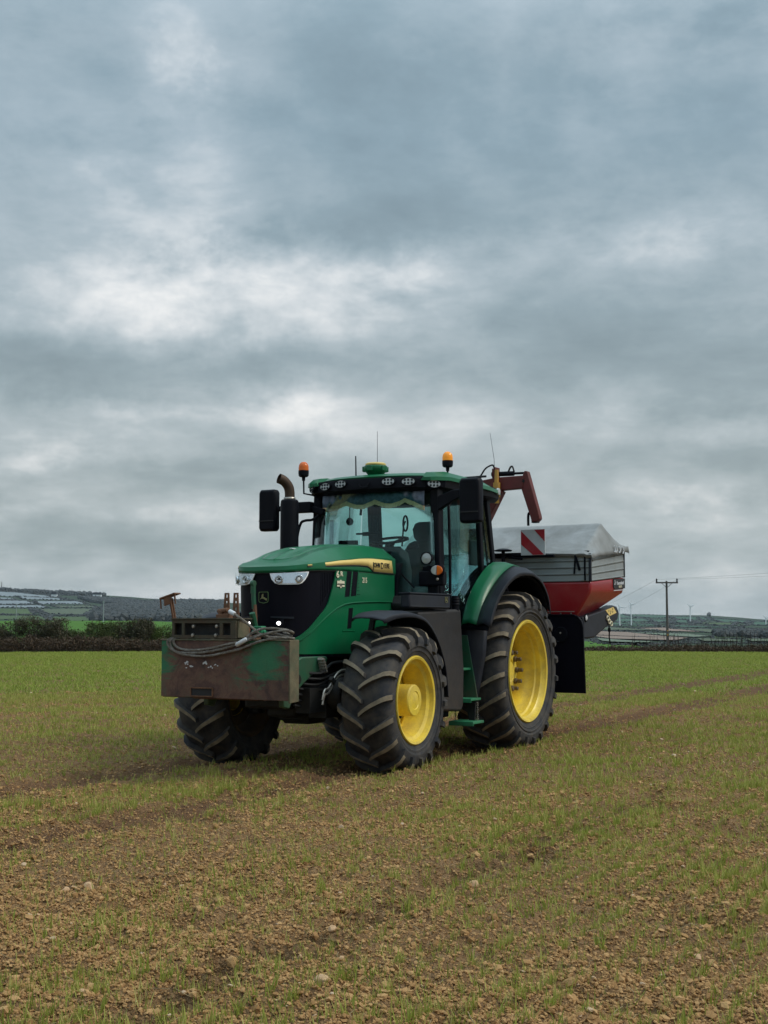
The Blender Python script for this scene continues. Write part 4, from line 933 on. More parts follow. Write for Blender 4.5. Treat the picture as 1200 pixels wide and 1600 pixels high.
def skin(poly, off, thick=.012, ds=.06, dz=.12):
    """panel lying on the bonnet outline; poly in (s, z)"""
    bm = bmesh.new(); vs = [bm.verts.new((s, z, 0)) for s, z in poly]; bm.faces.new(vs)
    lo = min(p[0] for p in poly); hi = max(p[0] for p in poly)
    for c in np.arange(lo + ds, hi, ds): bmesh.ops.bisect_plane(bm, geom=bm.verts[:] + bm.edges[:] + bm.faces[:], plane_co=(c, 0, 0), plane_no=(1, 0, 0))
    lo = min(p[1] for p in poly); hi = max(p[1] for p in poly)
    for c in np.arange(lo + dz, hi, dz): bmesh.ops.bisect_plane(bm, geom=bm.verts[:] + bm.edges[:] + bm.faces[:], plane_co=(0, c, 0), plane_no=(0, 1, 0))
    bmesh.ops.triangulate(bm, faces=[f for f in bm.faces if len(f.verts) > 4])
    r = bmesh.ops.extrude_face_region(bm, geom=bm.faces[:]); top = [v_ for v_ in r['geom'] if isinstance(v_, bmesh.types.BMVert)]
    for v_ in top: v_.co.z = 1
    for v_ in bm.verts:
        s, z, k = v_.co; x, y = out_pt(s, z, (off(z) if callable(off) else off) + (thick if k > .5 else 0)); v_.co = (x, y, z)
    bmesh.ops.recalc_face_normals(bm, faces=bm.faces); me = bpy.data.meshes.new('panel'); bm.to_mesh(me); bm.free(); return me
def skin_obj(name, poly, off, m, parent=T, thick=.012, smooth=28, **k):
    me = skin(poly, off, thick, **k); me.materials.append(m); return finish(name, me, parent, smooth=smooth)
def xz(pts, sg=1): return [(sg * s_of_x(x), z) for x, z in pts]
crease = [(1.95, 1.695), (2.3, 1.695), (2.6, 1.687), (2.85, 1.675), (3.0, 1.657), (3.15, 1.615), (3.31, 1.540), (3.44, 1.46), (3.55, 1.375), (3.64, 1.31), (3.70, 1.275)]
gfront = [(3.715, 1.30), (3.65, 1.345), (3.56, 1.42), (3.46, 1.515), (3.36, 1.59), (3.30, 1.655), (3.25, 1.76), (3.20, 1.88), (3.165, 2.00)]
for sg in (1, -1):
    up = skin_obj('side_panel', xz(crease + gfront + [(1.95, 2.00)], sg), .004, M['green'], thick=.014)
    low = skin_obj('lower_side_panel', xz([(x, z - .012) for x, z in crease] + [(3.70, 1.165), (1.95, 1.145)], sg), .002, M['green'], thick=.006)
    rib = MB(); rib.tube([(*out_pt(sg * s_of_x(x), z, .013), z - .004) for x, z in crease], .010, 6); rib.obj('panel_crease', M['green'], up)
    # vents: black patches on the uncut panels stand for shaded openings
    vts = [[(2.955, 2.0), (2.862, 2.0), (2.905, 1.735), (3.0, 1.725)], [(2.835, 2.0), (2.735, 2.0), (2.775, 1.745), (2.878, 1.735)], [(2.90, 1.615), (2.815, 1.62), (2.85, 1.415), (2.93, 1.405)]]
    for q, vt in enumerate(vts):
        o = skin_obj('vent', xz(vt, sg), .0145 if q < 2 else .0050, M['black'], up if q < 2 else low, thick=.005 if q < 2 else .004)
        fr = MB(); fr.tube([(*out_pt(sg * s_of_x(x), z, .021 if q < 2 else .012), z) for x, z in (vt[1], vt[2])], .006, 5)
        fr.obj('vent_edge', M['green'], up if q < 2 else low)
        if q < 2:
            ms = MB()
            for i in range(7): zz = 1.76 + i * .036; ms.tube([(*out_pt(sg * s_of_x(x - (zz - 2) * -.16), zz, .0205), zz) for x in (vt[1][0] + .008, vt[0][0] - .008)], .0028, 4)
            ms.obj('vent_mesh', M['black'], up)
    sl = MB(); sl.tube([(*out_pt(sg * s_of_x(x), 1.385, .010), 1.385) for x in (2.78, 3.02)], .005, 5); sl.obj('panel_slot', M['green'], low)
    # black rear trim behind the panel
    b = MB(); b.loft([[(1.955 - .12 * t_, sg * (.482), z), (1.90 - .12 * t_, sg * .482, z), (1.90 - .12 * t_, sg * .30, z), (1.955 - .12 * t_, sg * .30, z)] for z, t_ in ((1.14, 0), (1.6, .1), (1.95, .5), (2.12, 1.3))]); b.obj('bonnet_trim', M['black'], T)
    # headlight
    hl = [(sg * s, z) for s, z in [(.085, 1.948), (.20, 1.957), (.33, 1.965), (.478, 1.969), (.458, 1.925), (.432, 1.885), (.40, 1.852), (.365, 1.838), (.19, 1.836), (.145, 1.850), (.108, 1.890)]]
    _hl = [(sg * s, z) for s, z in [(.085, 1.905), (.10, 1.925), (.19, 1.952), (.30, 1.964), (.41, 1.970), (.478, 1.968), (.462, 1.928), (.43, 1.888), (.385, 1.850), (.335, 1.836), (.20, 1.834), (.155, 1.842), (.115, 1.87)]]
    fr = skin_obj('headlight', hl, lambda z: .003 + .020 * (1.97 - z) / .133, M['refl_bright'], thick=.010, ds=.03)
    cs = sum(p[0] for p in hl) / len(hl); cz = sum(p[1] for p in hl) / len(hl)
    inn = [(cs + (s - cs) * .90, cz + (z - cz) * .80) for s, z in hl]
    skin_obj('reflector', inn, lambda z: .034 - .022 * (z - 1.836) / .133, M['chrome'], fr, thick=.003, ds=.03)
    for s, rr_, seg_ in ((.190, .042, 0), (.365, .040, 1)):
        z = 1.888 if seg_ == 0 else 1.893; x, y = out_pt(sg * s, z, .028); x2, y2 = out_pt(sg * s, z, .068); d = Vector((x2 - x, y2 - y, 0)).normalized(); rot = (0, 0, math.atan2(d.y, d.x))
        m = MB(); m.lathe([(0, rr_), (.018, rr_), (.020, rr_ - .006), (.012, rr_ - .009), (.004, rr_ * .55)], (x, y, z), 'x', 24, rot=rot); m.obj('lamp_ring', M['chrome'], fr)
        m = MB(); m.lathe([(.001, rr_ - .009), (.002, 0)], (x, y, z), 'x', 20, rot=rot); m.obj('lamp_bowl', M['black'], fr)
        m = MB()
        side = Vector((-d.y, d.x, 0))
        if seg_ == 0:
            for i in range(5):
                a = i * 1.2566 + .3; c = Vector((x, y, z)) + side * .019 * math.cos(a) + Vector((0, 0, .019 * math.sin(a))); m.lathe([(.003, .0085), (.012, .006), (.014, 0)], c, 'x', 10, rot=rot)
        else: m.lathe([(.004, .018), (.014, .014), (.018, 0)], (x, y, z), 'x', 14, rot=rot)
        m.obj('lamp', M['refl_bright'], fr)
    skin_obj('lens', hl, .052, M['lens'], fr, thick=.002, ds=.03)
    # lit work lamp low in the grille
    s = .185; z = 1.462; x, y = out_pt(sg * s, z, .0); m = MB(); m.box((x - .02, y, z), (.06, .11, .09)); wl = m.obj('work_lamp', M['black'], T, bevel=.01)
    m = MB(); m.lathe([(0, .019), (.008, .016), (.010, 0)], (x + .012, y, z), 'x', 18, sq=(1, 1.25)); m.obj('bulb', M['lit'], wl)
# cowl edges in the grille
skin_obj('grille_brow', [(-.33, 1.525), (-.10, 1.53), (-.10, 1.515), (-.33, 1.505)], .002, M['grey_plastic'], thick=.02)
skin_obj('grille_brow', [(.33, 1.525), (.10, 1.53), (.10, 1.515), (.33, 1.505)], .002, M['grey_plastic'], thick=.02)
# fine mesh of the grille front and sides
for sg in (1, -1):
    m = MB()
    for s in np.arange(.66, 1.02, .028):
        x_ = float(np.interp(s, OS, [p[0] for p in OUT])); lo = float(np.interp(x_, [3.16, 3.3, 3.56, 3.72], [1.95, 1.72, 1.46, 1.33])) + .02
        m.tube([(*out_pt(sg * s, z, .002), z) for z in (lo, (lo + 1.96) / 2, 1.96)], .0032, 4, cap=False)
    m.obj('grille_bars', M['black'], T, smooth=0)

# hood: nested rings over the outline
def ex(x): return float(np.interp(x, [1.9, 2.0, 3.0, 3.45, 3.62, 3.78], [2.0, 2.0, 2.005, 1.995, 1.985, 1.965]))
def wallh(x): return float(np.interp(x, [1.9, 2.1, 2.5, 3.1, 3.5, 3.78], [.155, .155, .150, .095, .055, .045]))
def topz(x): return float(np.interp(x, [1.6, 1.95, 2.25, 2.6, 3.04, 3.3, 3.52, 3.66, 3.74], [2.262, 2.272, 2.285, 2.268, 2.225, 2.165, 2.095, 2.045, 2.025]))
ss = np.concatenate([np.linspace(0, .55, 16), np.linspace(.62, OS[-1], 22)])
allS = list(-ss[::-1][:-1]) + list(ss)
hood = MB(); R_ = []
for s in allS:
    x0, y0 = out_pt(s, 1.95, .016); x1, y1 = out_pt(s, 1.95, .020); x2, y2 = out_pt(s, 1.95, .012); x3, y3 = out_pt(s, 1.95, -.015); x4, y4 = out_pt(s, 1.95, -.12 if abs(s) > .45 else -.12); x5, y5 = out_pt(s, 1.95, -.20)
    e = ex(x0); wh = wallh(x0)
    R_.append([(x0, y0, e - .012), (x1, y1, e + .010), (x2, y2, e + wh), (x3, y3 * .995, min(e + wh + .022, topz(x3) - .01)), (x4, y4 * .96, topz(x4) - .004), (x5, y5 * .92, topz(x5) + .012)])
hood.loft(R_, closed=False, caps=False)
nS = len(allS); mid = nS // 2; rows_ = []
for i in range(mid + 1):
    A = Vector(R_[mid - i][5]); B = Vector(R_[mid + i][5]); row = []
    for k in range(13):
        t_ = k / 12; p = A.lerp(B, t_); q = (t_ - .5) * 2; rec = -.016 if .12 < abs(q) < .80 else 0.0
        p.z += .012 * (1 - q * q) + rec; row.append(tuple(p))
    rows_.append(row)
hood.loft(rows_, closed=False, caps=False)
_seam = MB(); _seam.tube([(*out_pt(s, 1.95, .012), ex(out_pt(s, 1.95)[0]) - .016) for s in allS], .007, 5); _seam.obj('bonnet_gap_shade', M['rubber'], T)  # black tube stands in for the shaded gap under the bonnet edge
hd = hood.obj('bonnet', M['green'], T, smooth=22, solid=.008)
b = MB(); b.box((3.2, -.02, topz(3.2) + .030), (.10, .035, .012)); b.obj('bonnet_badge', M['white'], hd, bevel=.004)
# yellow stripe with the maker's name, both sides
for sg in (1, -1):
    def wl_pt(x, z, off):
        s = sg * s_of_x(x); e = ex(x); wh = wallh(x); t_ = np.clip((z - e - .01) / max(wh - .01, .01), 0, 1); xx, yy = out_pt(s, 1.95, .020 - .008 * t_ + off); return (xx, yy, z)
    bot = [(3.60, 2.018), (3.3, 2.032), (3.1, 2.045), (2.9, 2.055), (2.73, 2.060), (2.56, 2.058), (2.50, 2.045), (2.44, 2.01), (2.40, 2.004), (2.2, 2.002), (2.00, 2.000)]
    top = [(3.60, 2.032), (3.3, 2.068), (3.1, 2.092), (2.9, 2.108), (2.73, 2.125), (2.56, 2.135), (2.50, 2.137), (2.44, 2.139), (2.40, 2.139), (2.2, 2.138), (2.02, 2.134)]
    b = MB(); b.loft([[wl_pt(x, z, .0085), wl_pt(x2, z2, .0085)] for (x, z), (x2, z2) in zip(bot, top)], closed=False, caps=False); st = b.obj('stripe', M['stripe'], T, smooth=40, solid=.002)
    b = MB(); b.tube([wl_pt(x, z - .007, .006) for x, z in bot], .006, 5); b.obj('stripe_edge', M['decal_black'], st)
    rot = (math.pi / 2, 0, math.pi) if sg > 0 else (math.pi / 2, 0, 0)
    for s_, x, z, sz, sx in (('JOHN DEERE', 2.225, 2.070, .082, .88), ):
        text('lettering', 'J', M['decal_black'], st, .098, (2.435 if sg > 0 else 2.03, sg * .4915, 2.066), rot, sx=.88, bold=.0008)
        text('lettering', 'OHN', M['decal_black'], st, .074, (2.356 if sg > 0 else 2.108, sg * .4915, 2.072), rot, sx=.78, bold=.0006)
        text('lettering', 'D', M['decal_black'], st, .098, (2.243 if sg > 0 else 2.225, sg * .4915, 2.068), rot, sx=.88, bold=.0008)
        text('lettering', 'EERE', M['decal_black'], st, .074, (2.138 if sg > 0 else 2.33, sg * .4915, 2.072), rot, sx=.78, bold=.0006)
    text('model_number', '6', M['cream'], T, .092, (3.15 if sg > 0 else 3.07, sg * .478, 1.948), rot, sx=1.25, bold=.002)
    text('model_number', 'R', M['cream'], T, .066, (3.075 if sg > 0 else 3.145, sg * .4785, 1.957), rot, sx=1.3, bold=.002)
    text('model_number', '215', M['cream'], T, .078, (2.605, sg * .481, 1.905), rot, sx=.88, bold=.0008)
    # small winged badge
    b = MB(); b.box((3.09, sg * .478, 1.872), (.145, .003, .030)); b.box((3.09, sg * .478, 1.838), (.15, .003, .018)); b.prism([(3.065, 1.888), (3.115, 1.888), (3.09, 1.900)], 'y', sg * .4765, sg * .4795); b.prism([(3.07, 1.828), (3.11, 1.828), (3.09, 1.814)], 'y', sg * .4765, sg * .4795); bd = b.obj('badge', M['cream'], T, smooth=0)
    b = MB(); b.box((3.09, sg * .4800, 1.8555), (.12, .002, .010)); b.box((3.09, sg * .4800, 1.838), (.05, .002, .010)); b.obj('badge_print', M['decal_black'], bd, smooth=0)
# deer badge of the maker on the grille: framed shield with a leaping animal
def deer(c, size, nx, parent, m1, m2, frame=True):
    """flat emblem; nx: function (u, v, h) -> point"""
    sh = [(-.5, .42), (-.42, .5), (.42, .5), (.5, .42), (.5, -.30), (.40, -.42), (0, -.5), (-.40, -.42), (-.5, -.30)]
    b = MB(); n = len(sh)
    outer = [nx(u * size, v_ * size, .006) for u, v_ in sh]; inner = [nx(u * size * .87, v_ * size * .87, .006) for u, v_ in sh]; outb = [nx(u * size, v_ * size, 0) for u, v_ in sh]
    b.loft([outb, outer, inner], caps=False); fr = b.obj('emblem', m1, parent, smooth=0)
    leap = [(-.36, -.10), (-.22, -.06), (-.10, .02), (.02, .04), (.10, .10), (.12, .20), (.08, .30), (.02, .34), (.10, .33), (.16, .26), (.22, .22), (.20, .17), (.17, .12), (.17, .02), (.30, -.06), (.38, -.16), (.26, -.10), (.14, -.08), (.0, -.10), (-.10, -.12), (-.18, -.20), (-.32, -.28), (-.22, -.14)]
    leap = [(-u, v_) for u, v_ in leap]
    bm = bmesh.new(); bm.faces.new([bm.verts.new(nx(u * size * .95, v_ * size * .95, .004)) for u, v_ in leap]); bmesh.ops.triangulate(bm, faces=bm.faces); me = bpy.data.meshes.new('emblem_figure'); bm.to_mesh(me); bm.free(); me.materials.append(m2); finish('emblem_figure', me, fr, smooth=0, solid=.002); return fr
M['emblem_green'] = mat('emblem_green', (.055, .085, .025), .5, var=.1)
M['emblem_gold'] = mat('emblem_gold', (.24, .23, .10), .5, var=.1)
M['emblem_outline'] = mat('emblem_outline', (.07, .12, .04), .5)
deer(None, .115, lambda u, v_, h: (out_pt(0.012, 1.712, .003)[0] + h, u + .012, 1.712 + v_), T, M['emblem_outline'], M['emblem_gold'])

# ---- exhaust and right-hand hardware
b = MB(); b.loft([[(2.10 + .105 * math.cos(a) * k, -.775 + .105 * math.sin(a) * k, z) for a in np.linspace(0, 2 * math.pi, 17)[:-1]] for z, k in ((1.55, .9), (1.6, 1), (2.80, 1.0), (2.835, .95), (2.85, .8))]); ex_ = b.obj('exhaust_stack', M['black'], T, smooth=35)
b = MB(); b.tube(catmull([(2.10, -.775, 2.82), (2.10, -.775, 2.93), (2.115, -.785, 3.00), (2.16, -.815, 3.06), (2.21, -.85, 3.085)], 5), .055, 16, cap=False); b.obj('exhaust_pipe', M['exhaust'], ex_, solid=.004)
b = MB(); b.lathe([(0, .065), (.03, .065)], (2.10, -.775, 2.845), 'z', 20); b.obj('exhaust_collar', M['steel'], ex_, solid=.004)
b = MB(); b.tube(catmull([(1.76, -.88, 2.20), (1.76, -.89, 2.42), (1.75, -.85, 2.60), (1.73, -.80, 2.64), (1.70, -.72, 2.65), (1.66, -.66, 2.70)], 5), .016, 8); b.obj('handrail', M['black'], T)
# ---- mirrors
def mirror(sg):
    cy = 1.265 if sg > 0 else -1.345; w2 = .125 if sg > 0 else .118
    b = MB(); x0, x1 = 1.60, 1.715
    def sec(x, k, kk=1): return [(x, cy + u * w2 * k, 2.785 + v_ * .245 * kk) for u, v_ in ((-1, -.86), (-.82, -1), (.5 if sg > 0 else .82, -1.0), (1, -.86 if sg < 0 else -.95), (1, .86), (.82, 1), (-.82, 1), (-1, .86))]
    b.loft([sec(x0, .95, .97), sec(x0 + .02, 1), sec(x1 - .03, 1), sec(x1, .86, .93)]); mr = b.obj('mirror', M['black'], T, bevel=.012, smooth=40)
    b = MB(); b.loft([[(x0 - .003, cy + u * w2 * .85, 2.785 + v_ * .21) for u, v_ in ((-1, -1), (1, -1), (1, 1), (-1, 1))], [(x0 - .001, cy + u * w2 * .85, 2.785 + v_ * .21) for u, v_ in ((-1, -1), (1, -1), (1, 1), (-1, 1))]]); b.obj('mirror_glass', M['chrome'], mr)
    b = MB(); b.box((1.715, cy, 2.66), (.02, w2 * 1.7, .012)); b.obj('mirror_split', M['rubber'], mr)
    if sg > 0:
        b = MB(); b.loft([[(1.50, .82, 2.86), (1.58, .82, 2.86), (1.58, .82, 2.70), (1.50, .82, 2.70)], [(1.54, 1.02, 2.92), (1.60, 1.02, 2.92), (1.60, 1.02, 2.80), (1.54, 1.02, 2.80)], [(1.60, 1.20, 2.92), (1.65, 1.20, 2.92), (1.65, 1.20, 2.86), (1.60, 1.20, 2.86)]]); b.obj('mirror_arm', M['black'], mr, bevel=.01)
    else:
        b = MB(); b.box((1.66, -.86, 2.80), (.10, .22, .125)); b.bar((1.65, -1.30, 2.80), (1.65, -.75, 2.80), .05, .06); b.bar((1.63, -.78, 2.78), (1.60, -.62, 2.74), .07, .08); b.obj('mirror_arm', M['black'], mr, bevel=.012)
mirror(1); mirror(-1)

# ---- cab
CABF = [(1.58, -.80), (1.66, -.60), (1.72, -.30), (1.74, 0), (1.72, .30), (1.66, .60), (1.58, .80)]
def rot_bar(name, a, c, w_, h_, m=M['black'], up=(1, 0, 0), parent=T, bevel=.012, taper=1.0):
    q = MB(); q.bar(a, c, w_, h_, up, taper); return q.obj(name, m, parent, bevel=bevel)
cf = empty('cab', (0, 0, 0), (0, 0, 0), T)
for sg in (1, -1):
    rot_bar('front_pillar', (1.50, sg * .805, 1.34), (1.47, sg * .755, 2.96), .10, .13, parent=cf)
    if sg > 0: rot_bar('door_post', (.40, sg * .835, 1.55), (.43, sg * .79, 2.95), .06, .075, parent=cf)
    rot_bar('rear_pillar', (-.02, sg * .80, 1.75), (.16, sg * .76, 2.95), .09 if sg > 0 else .16, .09, parent=cf)
    # door frame tube and handle rail
    q = MB(); q.tube(catmull([(1.36, sg * .865, 1.50), (1.375, sg * .875, 2.1), (1.36, sg * .86, 2.55), (1.33, sg * .84, 2.78), (1.25, sg * .82, 2.80)], 4), .017, 8); q.obj('door_rail', M['black'], cf)
    # side windows
    q = MB(); q.loft([[(x, sg * y, z) for x, y, z in ((1.45, .81, 1.50), (.43, .83, 1.50))], [(x, sg * y, z) for x, y, z in ((1.45, .80, 2.2), (.43, .825, 2.2))], [(x, sg * y, z) for x, y, z in ((1.43, .765, 2.93), (.43, .79, 2.93))]], closed=False, caps=False); q.obj('door_glass', M['glass_side'], cf, solid=.006)
    q = MB(); q.loft([[(x, sg * y, z) for x, y, z in ((.39, .83, 1.75), (.0, .80, 1.80))], [(x, sg * y, z) for x, y, z in ((.38, .825, 2.2), (.03, .81, 2.25))], [(x, sg * y, z) for x, y, z in ((.40, .785, 2.93), (.18, .765, 2.93))]], closed=False, caps=False); q.obj('quarter_glass', M['glass_side'], cf, solid=.006)
    q = MB(); q.prism([(1.50, 1.30), (1.50, 1.52), (.95, 1.52), (.80, 1.62), (.45, 1.72), (-.1, 1.80), (-.1, 1.3)], 'y', sg * .74, sg * .83); q.obj('lower_door', M['black'], cf, bevel=.01)
q = MB(); q.loft([[(x - .05, y * .98, 1.55) for x, y in CABF], [(x - .005, y * .985, 2.1) for x, y in CABF], [(x - .03, y * .95, 2.60) for x, y in CABF], [(x - .09, y * .925, 2.95) for x, y in CABF]], closed=False, caps=False); q.obj('windscreen', M['glass'], cf, solid=.006, smooth=60)
q = MB(); q.loft([[(-.07, -.76, 1.75), (-.07, .76, 1.75)], [(.08, -.74, 2.95), (.08, .74, 2.95)]], closed=False, caps=False); q.obj('rear_glass', M['glass'], cf, solid=.006)
q = MB(); q.box((.72, 0, 1.34), (1.66, 1.48, .10)); q.box((1.55, 0, 1.5), (.10, 1.35, .35)); q.box((-.06, 0, 1.6), (.10, 1.4, .40)); q.obj('cab_floor', M['interior'], cf, bevel=.01)
q = MB(); q.box((.72, 0, 2.945), (1.5, 1.42, .05)); q.obj('headliner', M['interior'], cf)
# roof
def plan(k, dx=0, front=1.70): return [(x + dx, y * k) for x, y in ((front - .22, .88), (front - .10, .78), (front, .55), (front + .055, .25), (front + .065, 0), (front + .055, -.25), (front, -.55), (front - .10, -.78), (front - .22, -.88), (.2, -.90), (-.10, -.84), (-.17, -.6), (-.17, .6), (-.10, .84), (.2, .90))]
q = MB(); q.loft([[(x, y, 2.93) for x, y in plan(.90, -.05)], [(x, y, 2.965) for x, y in plan(.985)], [(x, y, 3.06) for x, y in plan(1.0)], [(x, y, 3.085) for x, y in plan(.985, -.01)]]); rf = q.obj('roof', M['black'], T, smooth=30)
q = MB(); q.loft([[(x, y * .80, 3.080) for x, y in plan(1.0, -.02)], [(x, y * .80, 3.100) for x, y in plan(1.0, -.01)], [(x, y * .79, 3.128) for x, y in plan(1.0, -.07)], [(x, y * .77, 3.150) for x, y in plan(1.0, -.22)], [(x, y * .3, 3.165) for x, y in plan(.8, -.5)]]); q.obj('roof_cap', M['green'], rf, smooth=25)
for sg in (1, -1):
    q = MB(); secs = []
    for x, z0, z1, y1 in ((1.665, 3.040, 3.075, .78), (1.60, 3.045, 3.128, .84), (1.42, 3.055, 3.152, .90), (.9, 3.05, 3.140, .925), (.4, 3.04, 3.125, .925), (.05, 3.03, 3.09, .90), (-.10, 3.03, 3.06, .85)):
        secs.append([(x, sg * .66, z0), (x, sg * (y1 + .005), z0 - .012), (x, sg * y1, z0 + .03), (x, sg * (y1 - .07), z1 - .004), (x, sg * .69, z1 + .004)])
    q.loft(secs); q.obj('roof_side_cap', M['green'], rf, smooth=25)
# roof lamps
M['refl'] = mat('lamp_reflector', (.50, .53, .53), .3, metal=.3, var=.1)
lampspots = [(-.775, 1.610, 3.020, -.75), (-.545, 1.705, 3.022, -.22), (-.315, 1.750, 3.036, -.1), (.300, 1.752, 3.034, .1), (.530, 1.710, 3.026, .22), (.790, 1.600, 2.996, .75)]
for y, x, z, ry in lampspots:
    q = MB(); q.lathe([(-.01, 1.0), (.014, 1.0), (.017, .90), (.010, .84)], (0, 0, 0), 'x', 28); 
    lp_ = q.obj('roof_lamp', M['black'], rf, smooth=30); lp_.data.transform(Matrix.Diagonal((1, .088, .048, 1))); lp_.location = (x, y, z); lp_.rotation_euler = (0, -.05, ry)
    q = MB(); q.lathe([(.006, .86), (.009, .0)], (0, 0, 0), 'x', 28); l2 = q.obj('lamp_reflector', M['refl'], rf); l2.data.transform(Matrix.Diagonal((1, .088, .048, 1))); l2.location = lp_.location; l2.rotation_euler = lp_.rotation_euler
    q = MB()
    for u in (-.45, 0, .45):
        for v_ in (-.35, .35): q.lathe([(.008, .014), (.016, .011), (.018, 0)], (0, u * .088, v_ * .050), 'x', 8)
    l4 = q.obj('lamp_led', M['interior'], rf); l4.location = lp_.location; l4.rotation_euler = lp_.rotation_euler
q = MB(); q.lathe([(0, 0), (0, .042), (.02, .04), (.03, 0)], (0, 0, 0), 'y', 20); l3 = q.obj('rear_roof_lamp', M['refl'], rf); l3.location = (.06, .885, 3.045)
q = MB(); q.tube(catmull([(1.77, -.06, 3.02), (1.785, -.03, 2.985), (1.785, .04, 2.985), (1.775, .07, 3.03)], 4), .008, 6); q.obj('roof_handle', M['black'], rf)
# position receiver dome
q = MB(); q.lathe([(-.03, .085), (0, .11), (.02, .132), (.05, .140), (.072, .135), (.08, .11)], (1.50, 0, 3.175), 'z', 28); 
for i in range(5): a = i * 1.2566; q.box((1.50 + .125 * math.cos(a), .125 * math.sin(a), 3.215), (.05, .07, .06), rot=(0, 0, a))
gr = q.obj('position_receiver', M['green'], T, bevel=.006)
q = MB(); q.lathe([(0, .105), (.006, .118), (.022, .118), (.032, .100), (.036, 0)], (1.50, 0, 3.253), 'z', 28); q.obj('receiver_cap', M['stripe'], gr)
# antennas
for p0, p1, r0, r1 in (((1.25, -.40, 3.16), (1.25, -.405, 3.42), .009, .007), ((1.15, -.17, 3.16), (1.15, -.17, 3.71), .0035, .0022)):
    q = MB(); q.tube([p0, p1], [r0, r1], 6); q.obj('antenna', M['black'], rf)
# beacons
def beacon(base, mlens, post, parent=T):
    x, y, z = base
    q = MB(); q.tube(post, .011, 8); q.tube([(x, y, z - .045), (x, y, z + .0)], [.018, .022], 10); q.lathe([(0, 0), (0, .045), (.012, .058), (.045, .062), (.075, .061)], (x, y, z), 'z', 24); bk = q.obj('beacon', M['black'], parent, smooth=40)
    q = MB(); q.lathe([(.075, .059), (.11, .060), (.135, .056), (.158, .045), (.174, .026), (.180, 0)], (x, y, z), 'z', 24); q.obj('beacon_lens', mlens, bk, smooth=60)
    q = MB(); q.lathe([(.06, .02), (.10, .03), (.13, .02), (.14, 0)], (x, y, z), 'z', 12); q.obj('beacon_reflector', M['chrome'], bk)
beacon((1.27, .80, 3.215), M['amber_lit'], [(1.27, .80, 3.06), (1.27, .80, 3.20)])
beacon((1.60, -.905, 3.165), M['amber_dark'], [(1.56, -.70, 2.88), (1.58, -.78, 2.945), (1.60, -.90, 2.97), (1.60, -.905, 3.15)])
# interior
it = empty('cab_interior', (0, 0, 0), (0, 0, 0), T)
def cushion(name, secs, m=M['seat']): q = MB(); q.loft(secs); o = q.obj(name, m, it, smooth=60, bevel=.02); return o
def rrect(cx, cy, cz, wx, wy, k=.3, n=16): return [(cx + wx * (abs(math.cos(a)) ** k) * (1 if math.cos(a) > 0 else -1), cy + wy * (abs(math.sin(a)) ** k) * (1 if math.sin(a) > 0 else -1), cz) for a in np.linspace(0, 2 * math.pi, n + 1)[:-1]]
cushion('seat', [rrect(.72, 0, 1.72, .22, .24), rrect(.72, 0, 1.80, .27, .28), rrect(.70, 0, 1.87, .26, .27), rrect(.70, 0, 1.89, .2, .22)])
cushion('seat_back', [rrect(.48, .05, 1.85, .05, .24), rrect(.46, .05, 2.05, .075, .27), rrect(.41, .05, 2.30, .075, .26), rrect(.37, .05, 2.43, .055, .19), rrect(.36, .05, 2.46, .03, .13)])
cushion('headrest', [rrect(.36, .06, 2.43, .035, .08), rrect(.36, .06, 2.50, .055, .14), rrect(.35, .06, 2.60, .055, .165), rrect(.34, .06, 2.67, .045, .14), rrect(.34, .06, 2.69, .02, .09)])
cushion('armrest', [rrect(.85, -.36, 1.95, .26, .07), rrect(.85, -.36, 2.03, .27, .08), rrect(.85, -.36, 2.05, .25, .06)], M['interior'])
q = MB(); q.box((.65, 0, 1.55), (.4, .4, .35)); q.obj('seat_base', M['interior'], it, bevel=.03)
ring = [(.21 * math.cos(a), .21 * math.sin(a), 0) for a in np.linspace(0, 2 * math.pi, 33)]
q = MB(); q.tube(ring, .016, 8, cap=False)
for a in (.5, 2.64, 4.71): q.bar((0, 0, -.04), (.2 * math.cos(a), .2 * math.sin(a), 0), .03, .015)
q.lathe([(-.06, 0), (-.06, .05), (-.02, .06), (-.01, 0)], (0, 0, 0), 'z', 16)
sw = q.obj('steering_wheel', M['black'], it, smooth=50); sw.location = (1.16, 0, 2.42); sw.rotation_euler = (0, .22, 0)
q = MB(); q.tube([(1.16, 0, 2.38), (1.30, 0, 1.95), (1.36, 0, 1.4)], [.05, .09, .13], 10); q.box((1.33, 0, 2.24), (.20, .42, .16), rot=(0, .3, 0)); q.loft([rrect(1.50, 0, 1.5, .14, .40), rrect(1.50, 0, 2.05, .15, .42), rrect(1.45, 0, 2.25, .12, .36), rrect(1.42, 0, 2.31, .06, .28)]); q.obj('dashboard', M['interior'], it, smooth=50, bevel=.02)
q = MB(); q.box((1.30, -.47, 2.34), (.04, .23, .17), rot=(0, .2, .25)); q.box((1.22, -.22, 2.50), (.05, .20, .045)); q.box((1.2, -.17, 2.52), (.04, .05, .28)); q.box((1.26, -.13, 2.44), (.08, .12, .09)); q.tube([(1.3, -.47, 2.25), (1.3, -.5, 1.9)], .02, 6); q.tube([(1.28, -.38, 2.5), (1.24, -.1, 2.5)], .014, 6); q.obj('monitor', M['black'], it, bevel=.008)
q = MB(); q.tube([(.95, .05, 2.36), (.93, .06, 2.60), (.92, .08, 2.66)], .010, 6); q.tube([(.92, .08 + .03 * math.cos(a), 2.63 + .09 * math.sin(a)) for a in np.linspace(0, 6.283, 17)], .012, 6, cap=False); q.bar((1.02, .16, 2.33), (.98, .28, 2.36), .03, .05); q.obj('gear_lever', M['black'], it)
